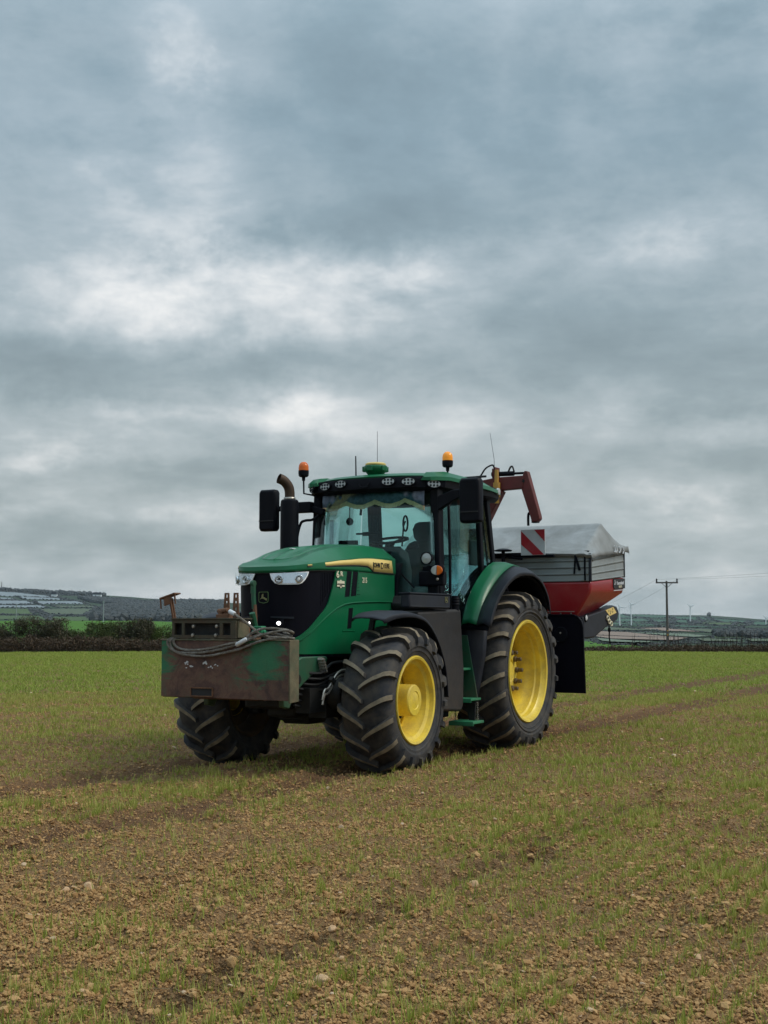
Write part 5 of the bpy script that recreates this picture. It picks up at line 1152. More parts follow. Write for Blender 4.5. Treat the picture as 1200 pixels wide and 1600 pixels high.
q = MB(); q.tube([(1.45, -.22, 2.90), (1.44, -.22, 2.80), (1.44, -.23, 2.70)], [.006, .014, .016], 6); q.lathe([(0, 0), (0, .045), (.02, .045), (.02, 0)], (1.35, -.42, 2.64), 'x', 16); q.tube([(1.36, -.42, 2.9), (1.36, -.42, 2.66)], .006, 5); q.obj('cab_mirror', M['black'], it)
q = MB(); q.box((1.44, -.62, 2.45), (.03, .05, .42)); q.box((.30, .66, 2.30), (.22, .04, .30)); q.box((.5, -.66, 2.0), (.7, .1, .5)); q.obj('side_console', M['interior'], it, bevel=.01)
q = MB(); q.tube([(1.66, .15, 1.95), (1.70, .42, 2.02), (1.71, .60, 1.85)], .010, 6); q.bar((1.745, -.25, 2.05), (1.72, .32, 2.24), .02, .03); q.tube([(1.735, .60, 1.58), (1.755, .10, 2.10)], .009, 6); q.obj('wiper', M['black'], cf)
# scalloped curtain with gold fringe along the top of the windscreen
N = 90; rowsC = []; rowsF = []
for i in range(N + 1):
    t_ = i / N; y = -.66 + 1.32 * t_; x = 1.60 + .05 * (1 - (y / .66) ** 2) - .035; fold = .008 * math.sin(t_ * 70) ; sc = abs(math.sin(t_ * math.pi * 3.5 + .35)) ; zb = 2.790 + .055 * (1 - sc) - .05 * max(0, abs(t_ - .5) * 2 - .82) * 5
    rowsC.append([(x + fold, y, 2.945), (x + fold + .01, y, (2.945 + zb) / 2), (x + fold, y, zb)]); zj = random.uniform(-.006, .004)
    rowsF.append([(x + fold + .003, y, zb + .012), (x + fold + .003, y, zb - .038 + zj)])
q = MB(); q.loft(rowsC, closed=False, caps=False); cu = q.obj('sun_curtain', M['curtain'], T, smooth=50, solid=.004)
q = MB(); q.loft(rowsF, closed=False, caps=False); q.obj('gold_fringe', M['fringe'], cu, smooth=0, solid=.003)

# ---- lamps on the left front corner of the cab
q = MB(); q.bar((1.62, .68, 2.04), (1.72, .90, 2.04), .07, .10); q.box((1.66, .80, 1.95), (.10, .30, .16)); q.box((1.64, .80, 1.80), (.06, .12, .16)); lm = q.obj('lamp_bracket', M['black'], T, bevel=.015)
q = MB(); q.lathe([(-.06, 0), (-.06, .05), (-.02, .068), (.012, .070), (.014, .060)], (1.735, .765, 2.168), 'x', 28); wk = q.obj('cab_work_lamp', M['black'], T, smooth=40)
q = MB(); q.lathe([(.006, .060), (.012, .03), (.014, 0)], (1.735, .765, 2.168), 'x', 28); q.lathe([(.015, .016), (.02, 0)], (1.735, .765, 2.168), 'x', 12); q.obj('lamp_reflector', M['refl'], wk)
q = MB(); q.lathe([(.013, .062), (.020, .04), (.022, 0)], (1.735, .765, 2.168), 'x', 28); q.obj('lens', M['lens'], wk)
q = MB(); q.box((1.715, .895, 2.035), (.05, .15, .115)); ind = q.obj('indicator', M['black'], T, bevel=.02)
for (y0, y1, mm, nm) in ((.830, .893, M['refl'], 'clear_lens'), (.897, .962, M['amber_dark'], 'orange_lens')):
    q = MB(); cy = .895; pts = []
    for k in range(17):
        a = math.pi * k / 16; u = (1 if y0 > .89 else -1) * math.sin(a) * .066; pts.append((cy + (.002 if y0 > .89 else -.002) + u, 2.035 + math.cos(a) * .052))
    q.prism(pts, 'x', 1.738, 1.760); q.obj(nm, mm, ind, bevel=.006)
q = MB(); q.lathe([(0, 0), (0, .016), (.01, .012), (.012, 0)], (1.745, .90, 1.94), 'x', 12); q.obj('marker', M['steel'], ind)

# ---- rear mudguards
for sg in (1, -1):
    inner = catmull([(-.62, .86, 1.75), (-.50, .86, 1.98), (-.22, .86, 2.14), (.10, .86, 2.185), (.24, .86, 2.16), (.42, .86, 2.09), (.66, .86, 1.94), (.82, .86, 1.80), (.95, .86, 1.64), (1.05, .86, 1.45)], 3)
    outer = catmull([(-.66, 1.08, 1.72), (-.54, 1.08, 1.95), (-.28, 1.08, 2.10), (-.02, 1.08, 2.145), (.14, 1.08, 2.125), (.36, 1.08, 2.05), (.60, 1.08, 1.93), (.82, 1.08, 1.78), (.99, 1.08, 1.64), (1.13, 1.08, 1.445)], 3)
    edge = catmull([(-.58, 1.30, 1.60), (-.50, 1.30, 1.80), (-.30, 1.30, 1.97), (-.06, 1.30, 2.045), (.16, 1.30, 2.055), (.40, 1.30, 2.04), (.64, 1.30, 1.975), (.87, 1.30, 1.86), (1.10, 1.30, 1.68), (1.28, 1.30, 1.43)], 3)
    q = MB(); secs = []
    for a, c in zip(inner, outer):
        m_ = a.lerp(c, .5); m_.z += .022; secs.append([(a.x, sg * a.y, a.z - .01), (a.x, sg * (a.y + .01), a.z + .004), (m_.x, sg * m_.y, m_.z), (c.x, sg * c.y, c.z + .004)])
    q.loft(secs, closed=False, caps=False); mg = q.obj('rear_mudguard', M['green'], T, smooth=40, solid=.012)
    q = MB(); secs = []
    cc = Vector((.1, 0, .9))
    for a, c in zip(outer, edge):
        m_ = a.lerp(c, .55); m_.z += .025; dn = (cc - Vector((c.x, 0, c.z))).normalized(); secs.append([(a.x, sg * a.y, a.z - .006), (m_.x, sg * m_.y, m_.z), (c.x, sg * c.y, c.z), (c.x + dn.x * .035, sg * (c.y + .006), c.z + dn.z * .035)])
    q.loft(secs, closed=False, caps=False); q.obj('mudguard_extension', M['grey_plastic'], mg, smooth=45, solid=.010)
    q = MB(); q.loft([[(a.x * .98 + .002, sg * .77, a.z - .05), (c.x * .98, sg * 1.05, c.z - .05), (d_.x * .97, sg * 1.27, d_.z - .05)] for a, c, d_ in zip(inner, outer, edge)], closed=False, caps=False); q.obj('mudguard_underside', M['black'], mg, smooth=45, solid=.008)
    q = MB(); inn = [(p.x, p.z - .03) for p in inner]; q.prism([(.95, 1.15), (-.72, 1.15)] + inn, 'y', sg * .70, sg * .76); q.obj('mudguard_liner', M['black'], mg, smooth=0)
    # dark flap in front of the rear wheel
    q = MB(); q.loft([[(1.02 + dx, sg * y, z) for dx, y in ((0, .82), (.02, .95), (.0, w_ - .03), (-.04, w_))] for z, w_, dxx in ((1.44, 1.10, 0), (1.40, 1.145, 0), (1.1, 1.12, 0), (.80, 1.06, 0), (.60, 1.02, 0), (.56, .98, 0))], closed=False, caps=False); q.obj('mud_flap', M['grey_plastic'], T, smooth=50, solid=.014)
# ---- front mudguards
for sg in (1, -1):
    pth = catmull([(3.34, 1.505), (3.20, 1.555), (3.00, 1.575), (2.80, 1.560), (2.62, 1.515), (2.44, 1.405), (2.28, 1.235), (2.16, 1.02), (2.11, .80), (2.10, .70)] and [(3.34, 0, 1.505), (3.20, 0, 1.555), (3.00, 0, 1.575), (2.80, 0, 1.560), (2.62, 0, 1.515), (2.44, 0, 1.405), (2.28, 0, 1.235), (2.16, 0, 1.02), (2.11, 0, .80), (2.10, 0, .70)], 3)
    q = MB(); secs = []
    for i, p in enumerate(pth):
        n_ = (Vector((p.x - FA, 0, p.z - .70))).normalized(); k = min(1, i / 6); yi, yo = .74 , 1.10 + .12 * k
        secs.append([(p.x + n_.x * h, sg * y, p.z + n_.z * h) for y, h in ((yi, -.03), (yi + .015, .0), (yi + .12, .012), (yo - .12, .006), (yo - .02, -.018), (yo, -.055))])
    q.loft(secs, closed=False, caps=False); fm = q.obj('front_mudguard', M['grey_plastic'], T, smooth=45, solid=.012)
    q = MB(); q.bar((FA, sg * .62, .95), (FA - .02, sg * .72, 1.50), .05, .04, up=(1, 0, 0)); q.bar((FA - .02, sg * .70, 1.50), (FA - .02, sg * 1.0, 1.535), .06, .03); q.bar((FA - .1, sg * .62, 1.0), (2.42, sg * .80, 1.36), .04, .03, up=(1, 0, 0)); q.obj('mudguard_stay', M['chassis'], fm)
# ---- fuel tank, tool box, steps
for sg in (1, -1):
    pt = [(2.40, 1.58), (2.36, 1.44), (2.16, 1.25), (2.00, 1.02), (1.92, .80), (1.90, .57), (1.86, .53), (1.36, .50), (1.30, .56), (1.28, .95), (1.32, 1.25), (1.36, 1.62)]
    q = MB(); q.prism(pt, 'y', sg * .60, sg * 1.0); q.obj('fuel_tank', M['tank'], T, bevel=.035, seg=3)
    q = MB(); q.prism([(1.36, 1.60), (1.98, 1.60), (2.02, 1.66), (1.96, 1.76), (1.50, 1.77), (1.36, 1.72)], 'y', sg * .46, sg * .86); q.obj('side_cover', M['tank'], T, bevel=.02)
    q = MB(); q.box((2.17, sg * .975, 1.692), (.96, .11, .145)); tb = q.obj('tool_box', M['grey_plastic'], T, bevel=.018)
    q = MB(); q.box((2.17, sg * .975, 1.770), (.98, .13, .014)); q.box((2.17, sg * 1.032, 1.635), (.90, .006, .012)); q.obj('tool_box_lid', M['grey_plastic'], tb, bevel=.005)
    if sg > 0: deer(None, .062, lambda u, v_, h: (1.80 - u, 1.0305 + h, 1.712 + v_), tb, M['emblem_gold'], M['emblem_gold'])
    q = MB()
    for zz in (1.66, 1.69, 1.72): q.lathe([(zz, .045), (zz + .012, .05), (zz + .022, .045)], (1.42, sg * .96, 0), 'z', 16)
    q.lathe([(1.60, .04), (1.76, .04), (1.76, 0)], (1.42, sg * .96, 0), 'z', 14); q.obj('tank_cap', M['black'], T)
    q = MB(); q.box((1.45, sg * .60, .48), (.6, .3, .12)); q.box((1.62, sg * .78, .46), (.16, .18, .14)); q.obj('tank_bracket', M['chassis'], T, bevel=.02)
    st = MB(); st.prism([(sg * .84, 1.33), (sg * .93, 1.33), (sg * 1.055, .60), (sg * .84, .60)], 'x', 1.03, 1.05); sp = st.obj('step_ladder', M['green_low'], T, bevel=.004)
    for z, w_ in ((1.225, .0), (.955, .93), (.625, 1.05)):
        if w_: q = MB(); q.box((1.17, sg * (.84 + (w_ - .84) / 2 + .02), z), (.26, w_ - .80, .025)); q.box((1.30, sg * (.84 + (w_ - .84) / 2 + .02), z - .01), (.012, w_ - .80, .045)); q.obj('step', M['green_bright'], sp, bevel=.004)
    q = MB(); q.box((1.17, sg * .97, .375), (.28, .30, .03)); q.box((1.31, sg * .97, .365), (.014, .30, .05)); q.obj('step', M['green_bright'], sp, bevel=.005)
    q = MB(); q.prism([(sg * .93, .60), (sg * 1.06, .60), (sg * 1.045, .38), (sg * .98, .38)], 'x', 1.10, 1.12); q.obj('step_rubber', M['rubber'], sp)
    q = MB()
    for yy in (.835, 1.105):
        for i in range(9): z = .385 + i * .025; q.lathe([(-.005, .011), (.005, .011), (.005, .006), (-.005, .006)], (1.17, sg * yy, z), 'x' if i % 2 else 'y', 8, close=True)
    q.obj('step_chain', M['steel'], sp)
# rear linkage stub and small mirror-like disc behind the cab
q = MB()
for s in (-1, 1): q.bar((-.35, s * .40, .62), (-1.30, s * .48, .80), .06, .10); q.tube([(-.4, s * .30, 1.45), (-.95, s * .44, 1.35), (-.95, s * .45, .75)], .035, 8)
q.tube([(-.3, 0, 1.35), (-1.35, 0, 1.45)], .04, 8); q.box((-.35, 0, 1.1), (.35, .6, .6)); q.obj('rear_linkage', M['chassis'], T)
# ================================================================ BALLAST BOX on the front linkage
BX = empty('ballast_box', (ROOT[0], ROOT[1], -.035), (0, 0, PHI))
tag(BX, 'rusty green steel ballast box carried in front of the tractor', 'ballast weight')
q = MB(); q.prism([(-.70, 1.30), (-.70, .775), (.735, .765), (.735, 1.30), ], 'x', 4.435, 4.450); q.obj('front_plate', M['ballast'], BX, bevel=.003)
q = MB(); q.box((4.375, -.693, 1.035), (.118, .014, .515)); q.box((4.375, .0, 1.293), (.118, 1.38, .012)); q.box((4.375, .0, .775), (.118, 1.38, .016)); q.box((4.10, -.02, 1.0), (.42, .80, .50)); q.obj('body', M['ballast'], BX, bevel=.004)
q = MB(); q.prism([(4.300, .755), (4.453, .745), (4.453, 1.306), (4.300, 1.306)], 'y', .737, .752); q.obj('side_plate', M['ballast_edge'], BX, bevel=.003)
q = MB(); q.box((4.38, .02, 1.307), (.16, 1.46, .010)); q.obj('top_rim', M['ballast_edge'], BX, bevel=.002)
q = MB(); y0, y1, z0, z1 = -.345, -.095, .785, .862
for a, d in (((4.456, (y0 + y1) / 2, z1), (.016, y1 - y0, .012)), ((4.456, (y0 + y1) / 2, z0), (.016, y1 - y0, .010)), ((4.456, y0, (z0 + z1) / 2), (.016, .010, z1 - z0)), ((4.456, y1, (z0 + z1) / 2), (.016, .010, z1 - z0))): q.box(a, d)
hs_ = q.obj('hitch_slot', M['rust'], BX)
q = MB(); q.box((4.4515, (y0 + y1) / 2, (z0 + z1) / 2), (.004, y1 - y0 - .01, z1 - z0 - .01)); q.obj('slot_shade', M['rubber'], hs_, smooth=0)  # black sheet on the solid plate stands for the shaded hole
# remains of white lettering flaking off the front
q = MB(); rnd = random.Random(5)
for cy, cz, w_, h_ in ((-.415, 1.093, .016, .020), (-.395, 1.100, .020, .010), (-.388, 1.078, .012, .010), (-.352, 1.062, .014, .018), (-.335, 1.058, .010, .008), (-.405, 1.045, .012, .005), (-.205, 1.085, .012, .018), (-.188, 1.098, .026, .014), (-.172, 1.085, .018, .010), (-.180, 1.108, .010, .010), (-.150, 1.055, .020, .008), (-.122, 1.062, .012, .010), (-.075, 1.078, .026, .008), (-.045, 1.070, .008, .010), (-.105, 1.048, .010, .006), (-.34, 1.214, .030, .005), (-.26, 1.216, .022, .004), (-.18, 1.213, .045, .005), (-.10, 1.216, .014, .004)):
    aa = sorted(rnd.uniform(0, 6.283) for _ in range(11)); pts = [(cy + w_ * rnd.uniform(.35, 1.25) * math.cos(a), cz + h_ * rnd.uniform(.35, 1.25) * math.sin(a)) for a in aa]
    q.prism(pts, 'x', 4.4505, 4.4525 + rnd.uniform(0, .0008))
q.obj('flaked_white_paint', M['white'], BX, smooth=0)
# tool rack on top
q = MB(); Y0, Y1, Z0, Z1 = -.585, .150, 1.318, 1.498; X0 = 4.445
slots = [(-.555, -.470), (-.436, -.033), (.004, .090)]
zs0, zs1 = 1.352, 1.462
q.box((X0 - .008, (Y0 + Y1) / 2, (Z0 + zs0) / 2), (.016, Y1 - Y0, zs0 - Z0)); q.box((X0 - .008, (Y0 + Y1) / 2, (Z1 + zs1) / 2), (.016, Y1 - Y0, Z1 - zs1))
edges_ = [Y0] + [v_ for s in slots for v_ in s] + [Y1]
for a, c in zip(edges_[::2], edges_[1::2]): q.box((X0 - .008, (a + c) / 2, (zs0 + zs1) / 2), (.0155, c - a, zs1 - zs0))
q.box((X0 - .12, (Y0 + Y1) / 2, Z1 + .006), (.26, Y1 - Y0 + .03, .012)); q.box((X0 - .115, Y1 - .006, (Z0 + Z1) / 2), (.20, .012, Z1 - Z0 - .004)); q.box((X0 - .115, Y0 + .006, (Z0 + Z1) / 2), (.20, .012, Z1 - Z0 - .004)); q.box((X0 - .115, (Y0 + Y1) / 2, Z0 + .004), (.20, Y1 - Y0 - .03, .01))
rk = q.obj('top_rack', M['ballast_top'], BX, bevel=.002)
q = MB(); q.box((X0 - .07, (Y0 + Y1) / 2, (Z0 + Z1) / 2), (.02, Y1 - Y0 - .03, Z1 - Z0 - .02)); q.obj('rack_back', M['chassis'], rk)
q = MB(); q.prism([(4.24, 1.33), (4.42, 1.33), (4.42, 1.48), (4.24, 1.44)], 'y', .152, .160); q.obj('rack_cheek', M['ballast_edge'], rk)
for y, z in ((-.328, 1.432), (-.060, 1.434), (-.335, 1.350), (-.070, 1.350)):
    m = MB(); m.lathe([(0, .016), (.012, .016), (.014, .012), (.014, 0)], (X0 + .001, y, z), 'x', 6); m.lathe([(0, .022), (.004, .022)], (X0 + .001, y, z), 'x', 14); m.obj('bolt', M['steel'], rk, smooth=0)
q = MB(); q.tube([(4.20, -.5, 1.40), (4.20, .12, 1.40)], .04, 8); q.box((4.20, -.2, 1.33), (.2, .8, .03)); q.obj('rack_tube', M['rust'], rk)
# T shaped iron handle standing at the outer end
q = MB(); q.bar((4.36, -.580, 1.31), (4.36, -.668, 1.70), .012, .045, up=(0, 1, .2)); q.bar((4.36, -.575, 1.31), (4.37, -.663, 1.70), .035, .012, up=(0, 1, .2)); q.prism([(-.765, 1.705), (-.585, 1.755), (-.578, 1.742), (-.760, 1.690)], 'x', 4.32, 4.42)
q.prism([(-.765, 1.705), (-.752, 1.705), (-.742, 1.600), (-.758, 1.602)], 'x', 4.40, 4.41); q.prism([(-.718, 1.715), (-.622, 1.740), (-.625, 1.650), (-.708, 1.625)], 'x', 4.402, 4.412); q.prism([(-.600, 1.748), (-.582, 1.752), (-.572, 1.645), (-.586, 1.648)], 'x', 4.40, 4.41)
q.obj('iron_handle', M['rust'], BX, bevel=.003)
# perforated upright straps
for (ta, tb_), (ba, bb) in (((-.150, -.100), (-.168, -.088)), ((-.045, .005), (-.060, .020))):
    q = MB(); L = lambda z: ta + (ba - ta) * (1.75 - z) / .27; Rr = lambda z: tb_ + (bb - tb_) * (1.75 - z) / .27; xa, xb = 4.195, 4.207
    hz = [1.733, 1.705, 1.672, 1.644, 1.611, 1.583]
    for za, zb_ in ((1.75, 1.733), (1.705, 1.672), (1.644, 1.611), (1.583, 1.40)): q.prism([(L(za), za), (Rr(za), za), (Rr(zb_), zb_), (L(zb_), zb_)], 'x', xa, xb)
    for za, zb_ in ((1.733, 1.705), (1.672, 1.644), (1.611, 1.583)):
        m0, m1 = (L(za) + Rr(za)) / 2 - .009, (L(za) + Rr(za)) / 2 + .009
        q.prism([(L(za), za), (m0, za), (m0, zb_), (L(zb_), zb_)], 'x', xa, xb); q.prism([(m1, za), (Rr(za), za), (Rr(zb_), zb_), (m1, zb_)], 'x', xa, xb)
    q.obj('perforated_strap', M['rust'], BX, smooth=0)
q = MB(); q.tube([(4.33, -.10, 1.53), (4.33, -.10, 1.585)], .03, 8); q.tube([(4.30, -.15, 1.575), (4.36, .0, 1.585)], .022, 10); q.box((4.33, -.06, 1.52), (.08, .14, .05)); q.obj('lifting_eye', M['rust'], BX, bevel=.004)
# ---- steel rope sling draped over it, a thing of its own
ROPE = empty('wire_rope_sling', (ROOT[0], ROOT[1], -.035), (0, 0, PHI))
tag(ROPE, 'looped steel wire rope sling with white ferrules draped over the rusty ballast box', 'wire rope')
def rope(pts, r=.0125):
    p = catmull(pts, 10); q = MB(); q.tube(p, r * .78, 8)
    L = 0; acc = [0]
    for a, c in zip(p, p[1:]): L += (c - a).length; acc.append(L)
    n = int(L / .012)          # outer strands wound round the core
    for k in range(5):
        st = []; up = Vector((1, .01, 0))
        for i in range(n + 1):
            s = L * i / n; j = min(max(int(np.searchsorted(acc, s)) - 1, 0), len(p) - 2); t_ = (s - acc[j]) / max(acc[j + 1] - acc[j], 1e-6); c = p[j].lerp(p[j + 1], t_); d = (p[j + 1] - p[j]).normalized(); u = (up - d * up.dot(d)).normalized(); w_ = d.cross(u); a = s * 75 + k * 1.2566
            st.append(c + (u * math.cos(a) + w_ * math.sin(a)) * r * .55)
        q.tube(st, r * .50, 4, cap=False)
    return q.obj('strand', M['wire_rope'], ROPE, smooth=60)
rope([(4.40, -.585, 1.335), (4.468, -.612, 1.300), (4.472, -.605, 1.255), (4.475, -.545, 1.209), (4.475, -.435, 1.186), (4.475, -.176, 1.194), (4.475, .042, 1.231), (4.475, .242, 1.284), (4.472, .397, 1.338), (4.462, .536, 1.374), (4.43, .674, 1.397), (4.38, .735, 1.380), (4.33, .68, 1.36)])
rope([(4.40, -.560, 1.330), (4.470, -.577, 1.305), (4.476, -.570, 1.245), (4.478, -.496, 1.190), (4.478, -.356, 1.163), (4.478, -.135, 1.159), (4.478, .046, 1.190), (4.478, .225, 1.227), (4.478, .365, 1.275), (4.47, .52, 1.315), (4.44, .66, 1.330), (4.38, .745, 1.325), (4.33, .66, 1.32)])
rope([(4.41, -.535, 1.325), (4.465, -.548, 1.300), (4.472, -.520, 1.250), (4.474, -.436, 1.218), (4.474, -.249, 1.213), (4.474, -.03, 1.245), (4.480, .120, 1.275), (4.487, .19, 1.285)])
rope([(4.475, .267, 1.310), (4.45, .337, 1.373), (4.43, .442, 1.412), (4.41, .582, 1.412), (4.38, .700, 1.392), (4.33, .68, 1.36)])
rope([(4.47, .253, 1.300), (4.44, .359, 1.342), (4.42, .499, 1.368), (4.40, .638, 1.351), (4.37, .735, 1.318), (4.33, .62, 1.33)])
rope([(4.46, .30, 1.325), (4.42, .42, 1.345), (4.38, .56, 1.325), (4.35, .70, 1.345), (4.33, .60, 1.38)])
rope([(4.33, -.04, 1.575), (4.36, .028, 1.570), (4.39, .129, 1.530), (4.40, .238, 1.467), (4.40, .331, 1.402), (4.40, .381, 1.367), (4.38, .486, 1.335), (4.34, .62, 1.34)])
for a, c, r in (((4.487, .187, 1.262), (4.480, .300, 1.318), .021), ((4.362, .020, 1.573), (4.384, .095, 1.547), .022)):
    q = MB(); a = Vector(a); c = Vector(c); q.tube([a, a.lerp(c, .08), a.lerp(c, .92), c], [r * .75, r, r, r * .75], 14); q.obj('ferrule', M['white'], ROPE)

# ================================================================ FERTILISER SPREADER behind the tractor
S = empty('fertiliser_spreader', (ROOT[0], ROOT[1], -.035), (0, 0, PHI))
tag(S, 'red and grey fertiliser spreader with a grey tarpaulin cover mounted behind the tractor', 'spreader')
F0, B0 = -1.50, -2.95
def ring(zf, zb, yf, yb, xf=F0, xb=B0): return [(xf, -yf, zf), (xf, yf, zf), (xb, yb, zb), (xb, -yb, zb)]
q = MB(); q.loft([ring(2.000, 2.100, 1.497, 1.467), ring(1.90, 1.945, 1.495, 1.465), ring(1.845, 1.885, 1.480, 1.445), ring(1.60, 1.68, 1.315, 1.20, -1.53, -2.72), ring(1.565, 1.64, 1.29, 1.16, -1.54, -2.70), ring(1.25, 1.30, .95, .85, -1.75, -2.5)])
hp = q.obj('hopper', M['red'], S, bevel=.03, seg=3, smooth=40)
q = MB(); q.bar((F0 + .012, -1.27, 1.615), (F0 + .012, 1.27, 1.615), .02, .010); 
for y in (.75, .92, 1.08, 1.22, -.9, -.3, .3): q.lathe([(0, .012), (.008, .010), (.010, 0)], (F0 - .01, y, 1.59), 'x', 8)
q.obj('hopper_bolts', M['steel'], hp)
# aluminium planks, each a piece
def plankF(i, n=4):
    z0 = 2.004 + (2.348 - 2.004) * i / n; z1 = 2.004 + (2.348 - 2.004) * (i + 1) / n - .004
    q = MB(); q.prism([(F0 - .02, z0), (F0 + .006, z0), (F0 + .010, z0 + .012), (F0 + .004, z0 + .016), (F0 + .004, z1 - .006), (F0 + .012, z1), (F0 - .02, z1)], 'y', -1.49, 1.485); q.obj('plank', M['alu'], S, smooth=0)
for i in range(4): plankF(i)
for sg in (1, -1):
    for i in range(4):
        t0, t1 = i / 4, (i + 1) / 4 - .010
        def P_(x, t_, o): f = (x - F0) / (B0 - F0); return (x, sg * (1.495 - .030 * f + o), (2.004 + .102 * f) + t_ * (.345 + .075 * f))
        q = MB(); prof = [(t0, -.02), (t0, .004), (t0 + .03, .009), (t0 + .045, .003), (t1 - .02, .003), (t1, .010), (t1, -.02)]
        q.loft([[P_(F0 + .0, t_, o) for t_, o in prof], [P_(B0, t_, o) for t_, o in prof]]); q.obj('plank', M['alu'], S, smooth=0)
    for x in (F0 + .004, B0 - .004):
        f = (x - F0) / (B0 - F0); q = MB(); q.box((x, sg * (1.492 - .03 * f), 2.18 + .13 * f), (.035, .035, .36 + .07 * f)); q.obj('corner_post', M['grey_plastic'], S, bevel=.006)
q = MB(); q.box(((F0 + B0) / 2, 0, 2.25), (1.36, 2.90, .30)); q.obj('hopper_inside', M['black'], S)
q = MB(); q.bar((F0 + .03, 1.30, 2.34), (F0 + .03, 1.36, 2.14), .010, .03, up=(0, 1, 0)); q.bar((F0 + .02, 1.30, 2.335), (F0 + .02, 1.28, 2.10), .012, .02, up=(0, 1, 0)); q.bar((F0 + .02, 1.425, 2.34), (F0 + .02, 1.425, 2.01), .018, .018, up=(0, 1, 0)); q.obj('cover_strap', M['black'], S)
# tarpaulin: eaves, ridge, gable folds
NY = 64; secs = []
ys = np.concatenate([np.linspace(-1.52, -1.36, 8), np.linspace(-1.30, 1.30, 44), np.linspace(1.36, 1.52, 8)])
for y in ys:
    a = abs(y); e = np.clip((1.52 - a) / .13, 0, 1) ** .85
    zf = 2.385 - .028 * (a / 1.5) ** 2 + .002 * math.sin(y * 9); zb = 2.545; zr = 2.80 - .008 * (1 - (a / 1.5) ** 2)
    row = [(F0 + .025, y, zf - .045), (F0 + .035, y, zf - .006)]
    for t_ in np.linspace(.06, .94, 12):
        x = F0 + .03 + (-2.26 - F0) * t_; z = zf + (zr - zf) * t_ - .012 * math.sin(t_ * math.pi); row.append((x, y, z))
    row.append((-2.26, y, zr))
    for t_ in np.linspace(.08, .94, 10): row.append((-2.26 + (B0 - .03 + 2.26) * t_, y, zr + (zb - zr) * t_ - .018 * math.sin(t_ * math.pi)))
    row += [(B0 - .035, y, zb), (B0 - .03, y, zb - .05)]
    lo = lambda x: 2.37 + (2.53 - 2.37) * (x - F0) / (B0 - F0)
    r2 = []
    for i, (x, y_, z) in enumerate(row):
        if e < 1 and 2 <= i < len(row) - 2: z = lo(x) + (z - lo(x)) * e
        n_ = (fbm(x * 4 + 7, y_ * 3, 4, 91) - .5) * .010 + (0 if a < 1.25 else (fbm(x * 7, y_ * 7, 3, 92) - .5) * .030)
        r2.append((x, y_, z + float(n_) - (.012 if a > 1.45 else 0)))
    secs.append(r2)
def skirt(y, sg):
    return [(x, sg * 1.535, z - .045 - .03 * abs(math.sin(x * 7)) * (1 if x < -2.3 else .3)) for x, y_, z in secs[-1 if sg > 0 else 0]]
secs = [skirt(0, -1)] + secs + [skirt(0, 1)]
q = MB(); q.loft(secs, closed=False, caps=False); tp = q.obj('tarpaulin', M['tarp'], S, smooth=50, solid=.008)
for y, z0 in ((1.49, 2.50), ):
    q = MB()
    for x in (-2.35, -2.42, -2.55, -2.7): q.tube([(x, 1.535, 2.50), (x - .02, 1.545, 2.45), (x + .01, 1.54, 2.41)], .010, 5)
    q.obj('cover_tie', M['white'], tp)
# maker's sign on the red side
for sg in (1,):
    slope = math.atan2(.10, 1.45)
    q = MB(); f0, f1 = -2.44, -2.93; pz = lambda x: .035 * (-x - 2.44)
    q.prism([(f0, 2.058), (f1, 2.083), (f1, 1.945), (f0 - .06, 1.925), (f0, 1.95)], 'y', 1.476, 1.487); sb = q.obj('sign', M['decal_black'], hp, smooth=0)
    text('lettering', 'Kverneland', M['white'], S, .068, (-2.72, 1.4885, 2.012), (math.pi / 2, -.06, math.pi), sx=.98, bold=.0015)
    text('lettering', 'EXACTA', M['cream'], S, .040, (-2.72, 1.4885, 1.962), (math.pi / 2, -.06, math.pi), sx=.9, bold=.001)
    q = MB(); q.prism([(-2.47, 1.98), (-2.50, 1.98), (-2.515, 2.01), (-2.50, 2.045), (-2.485, 2.045), (-2.495, 2.01)], 'y', 1.487, 1.4890); q.box((-2.68, 1.487, 1.915), (.48, .004, .010), rot=(0, .05, 0)); q.obj('sign_mark', M['white'], S, smooth=0)
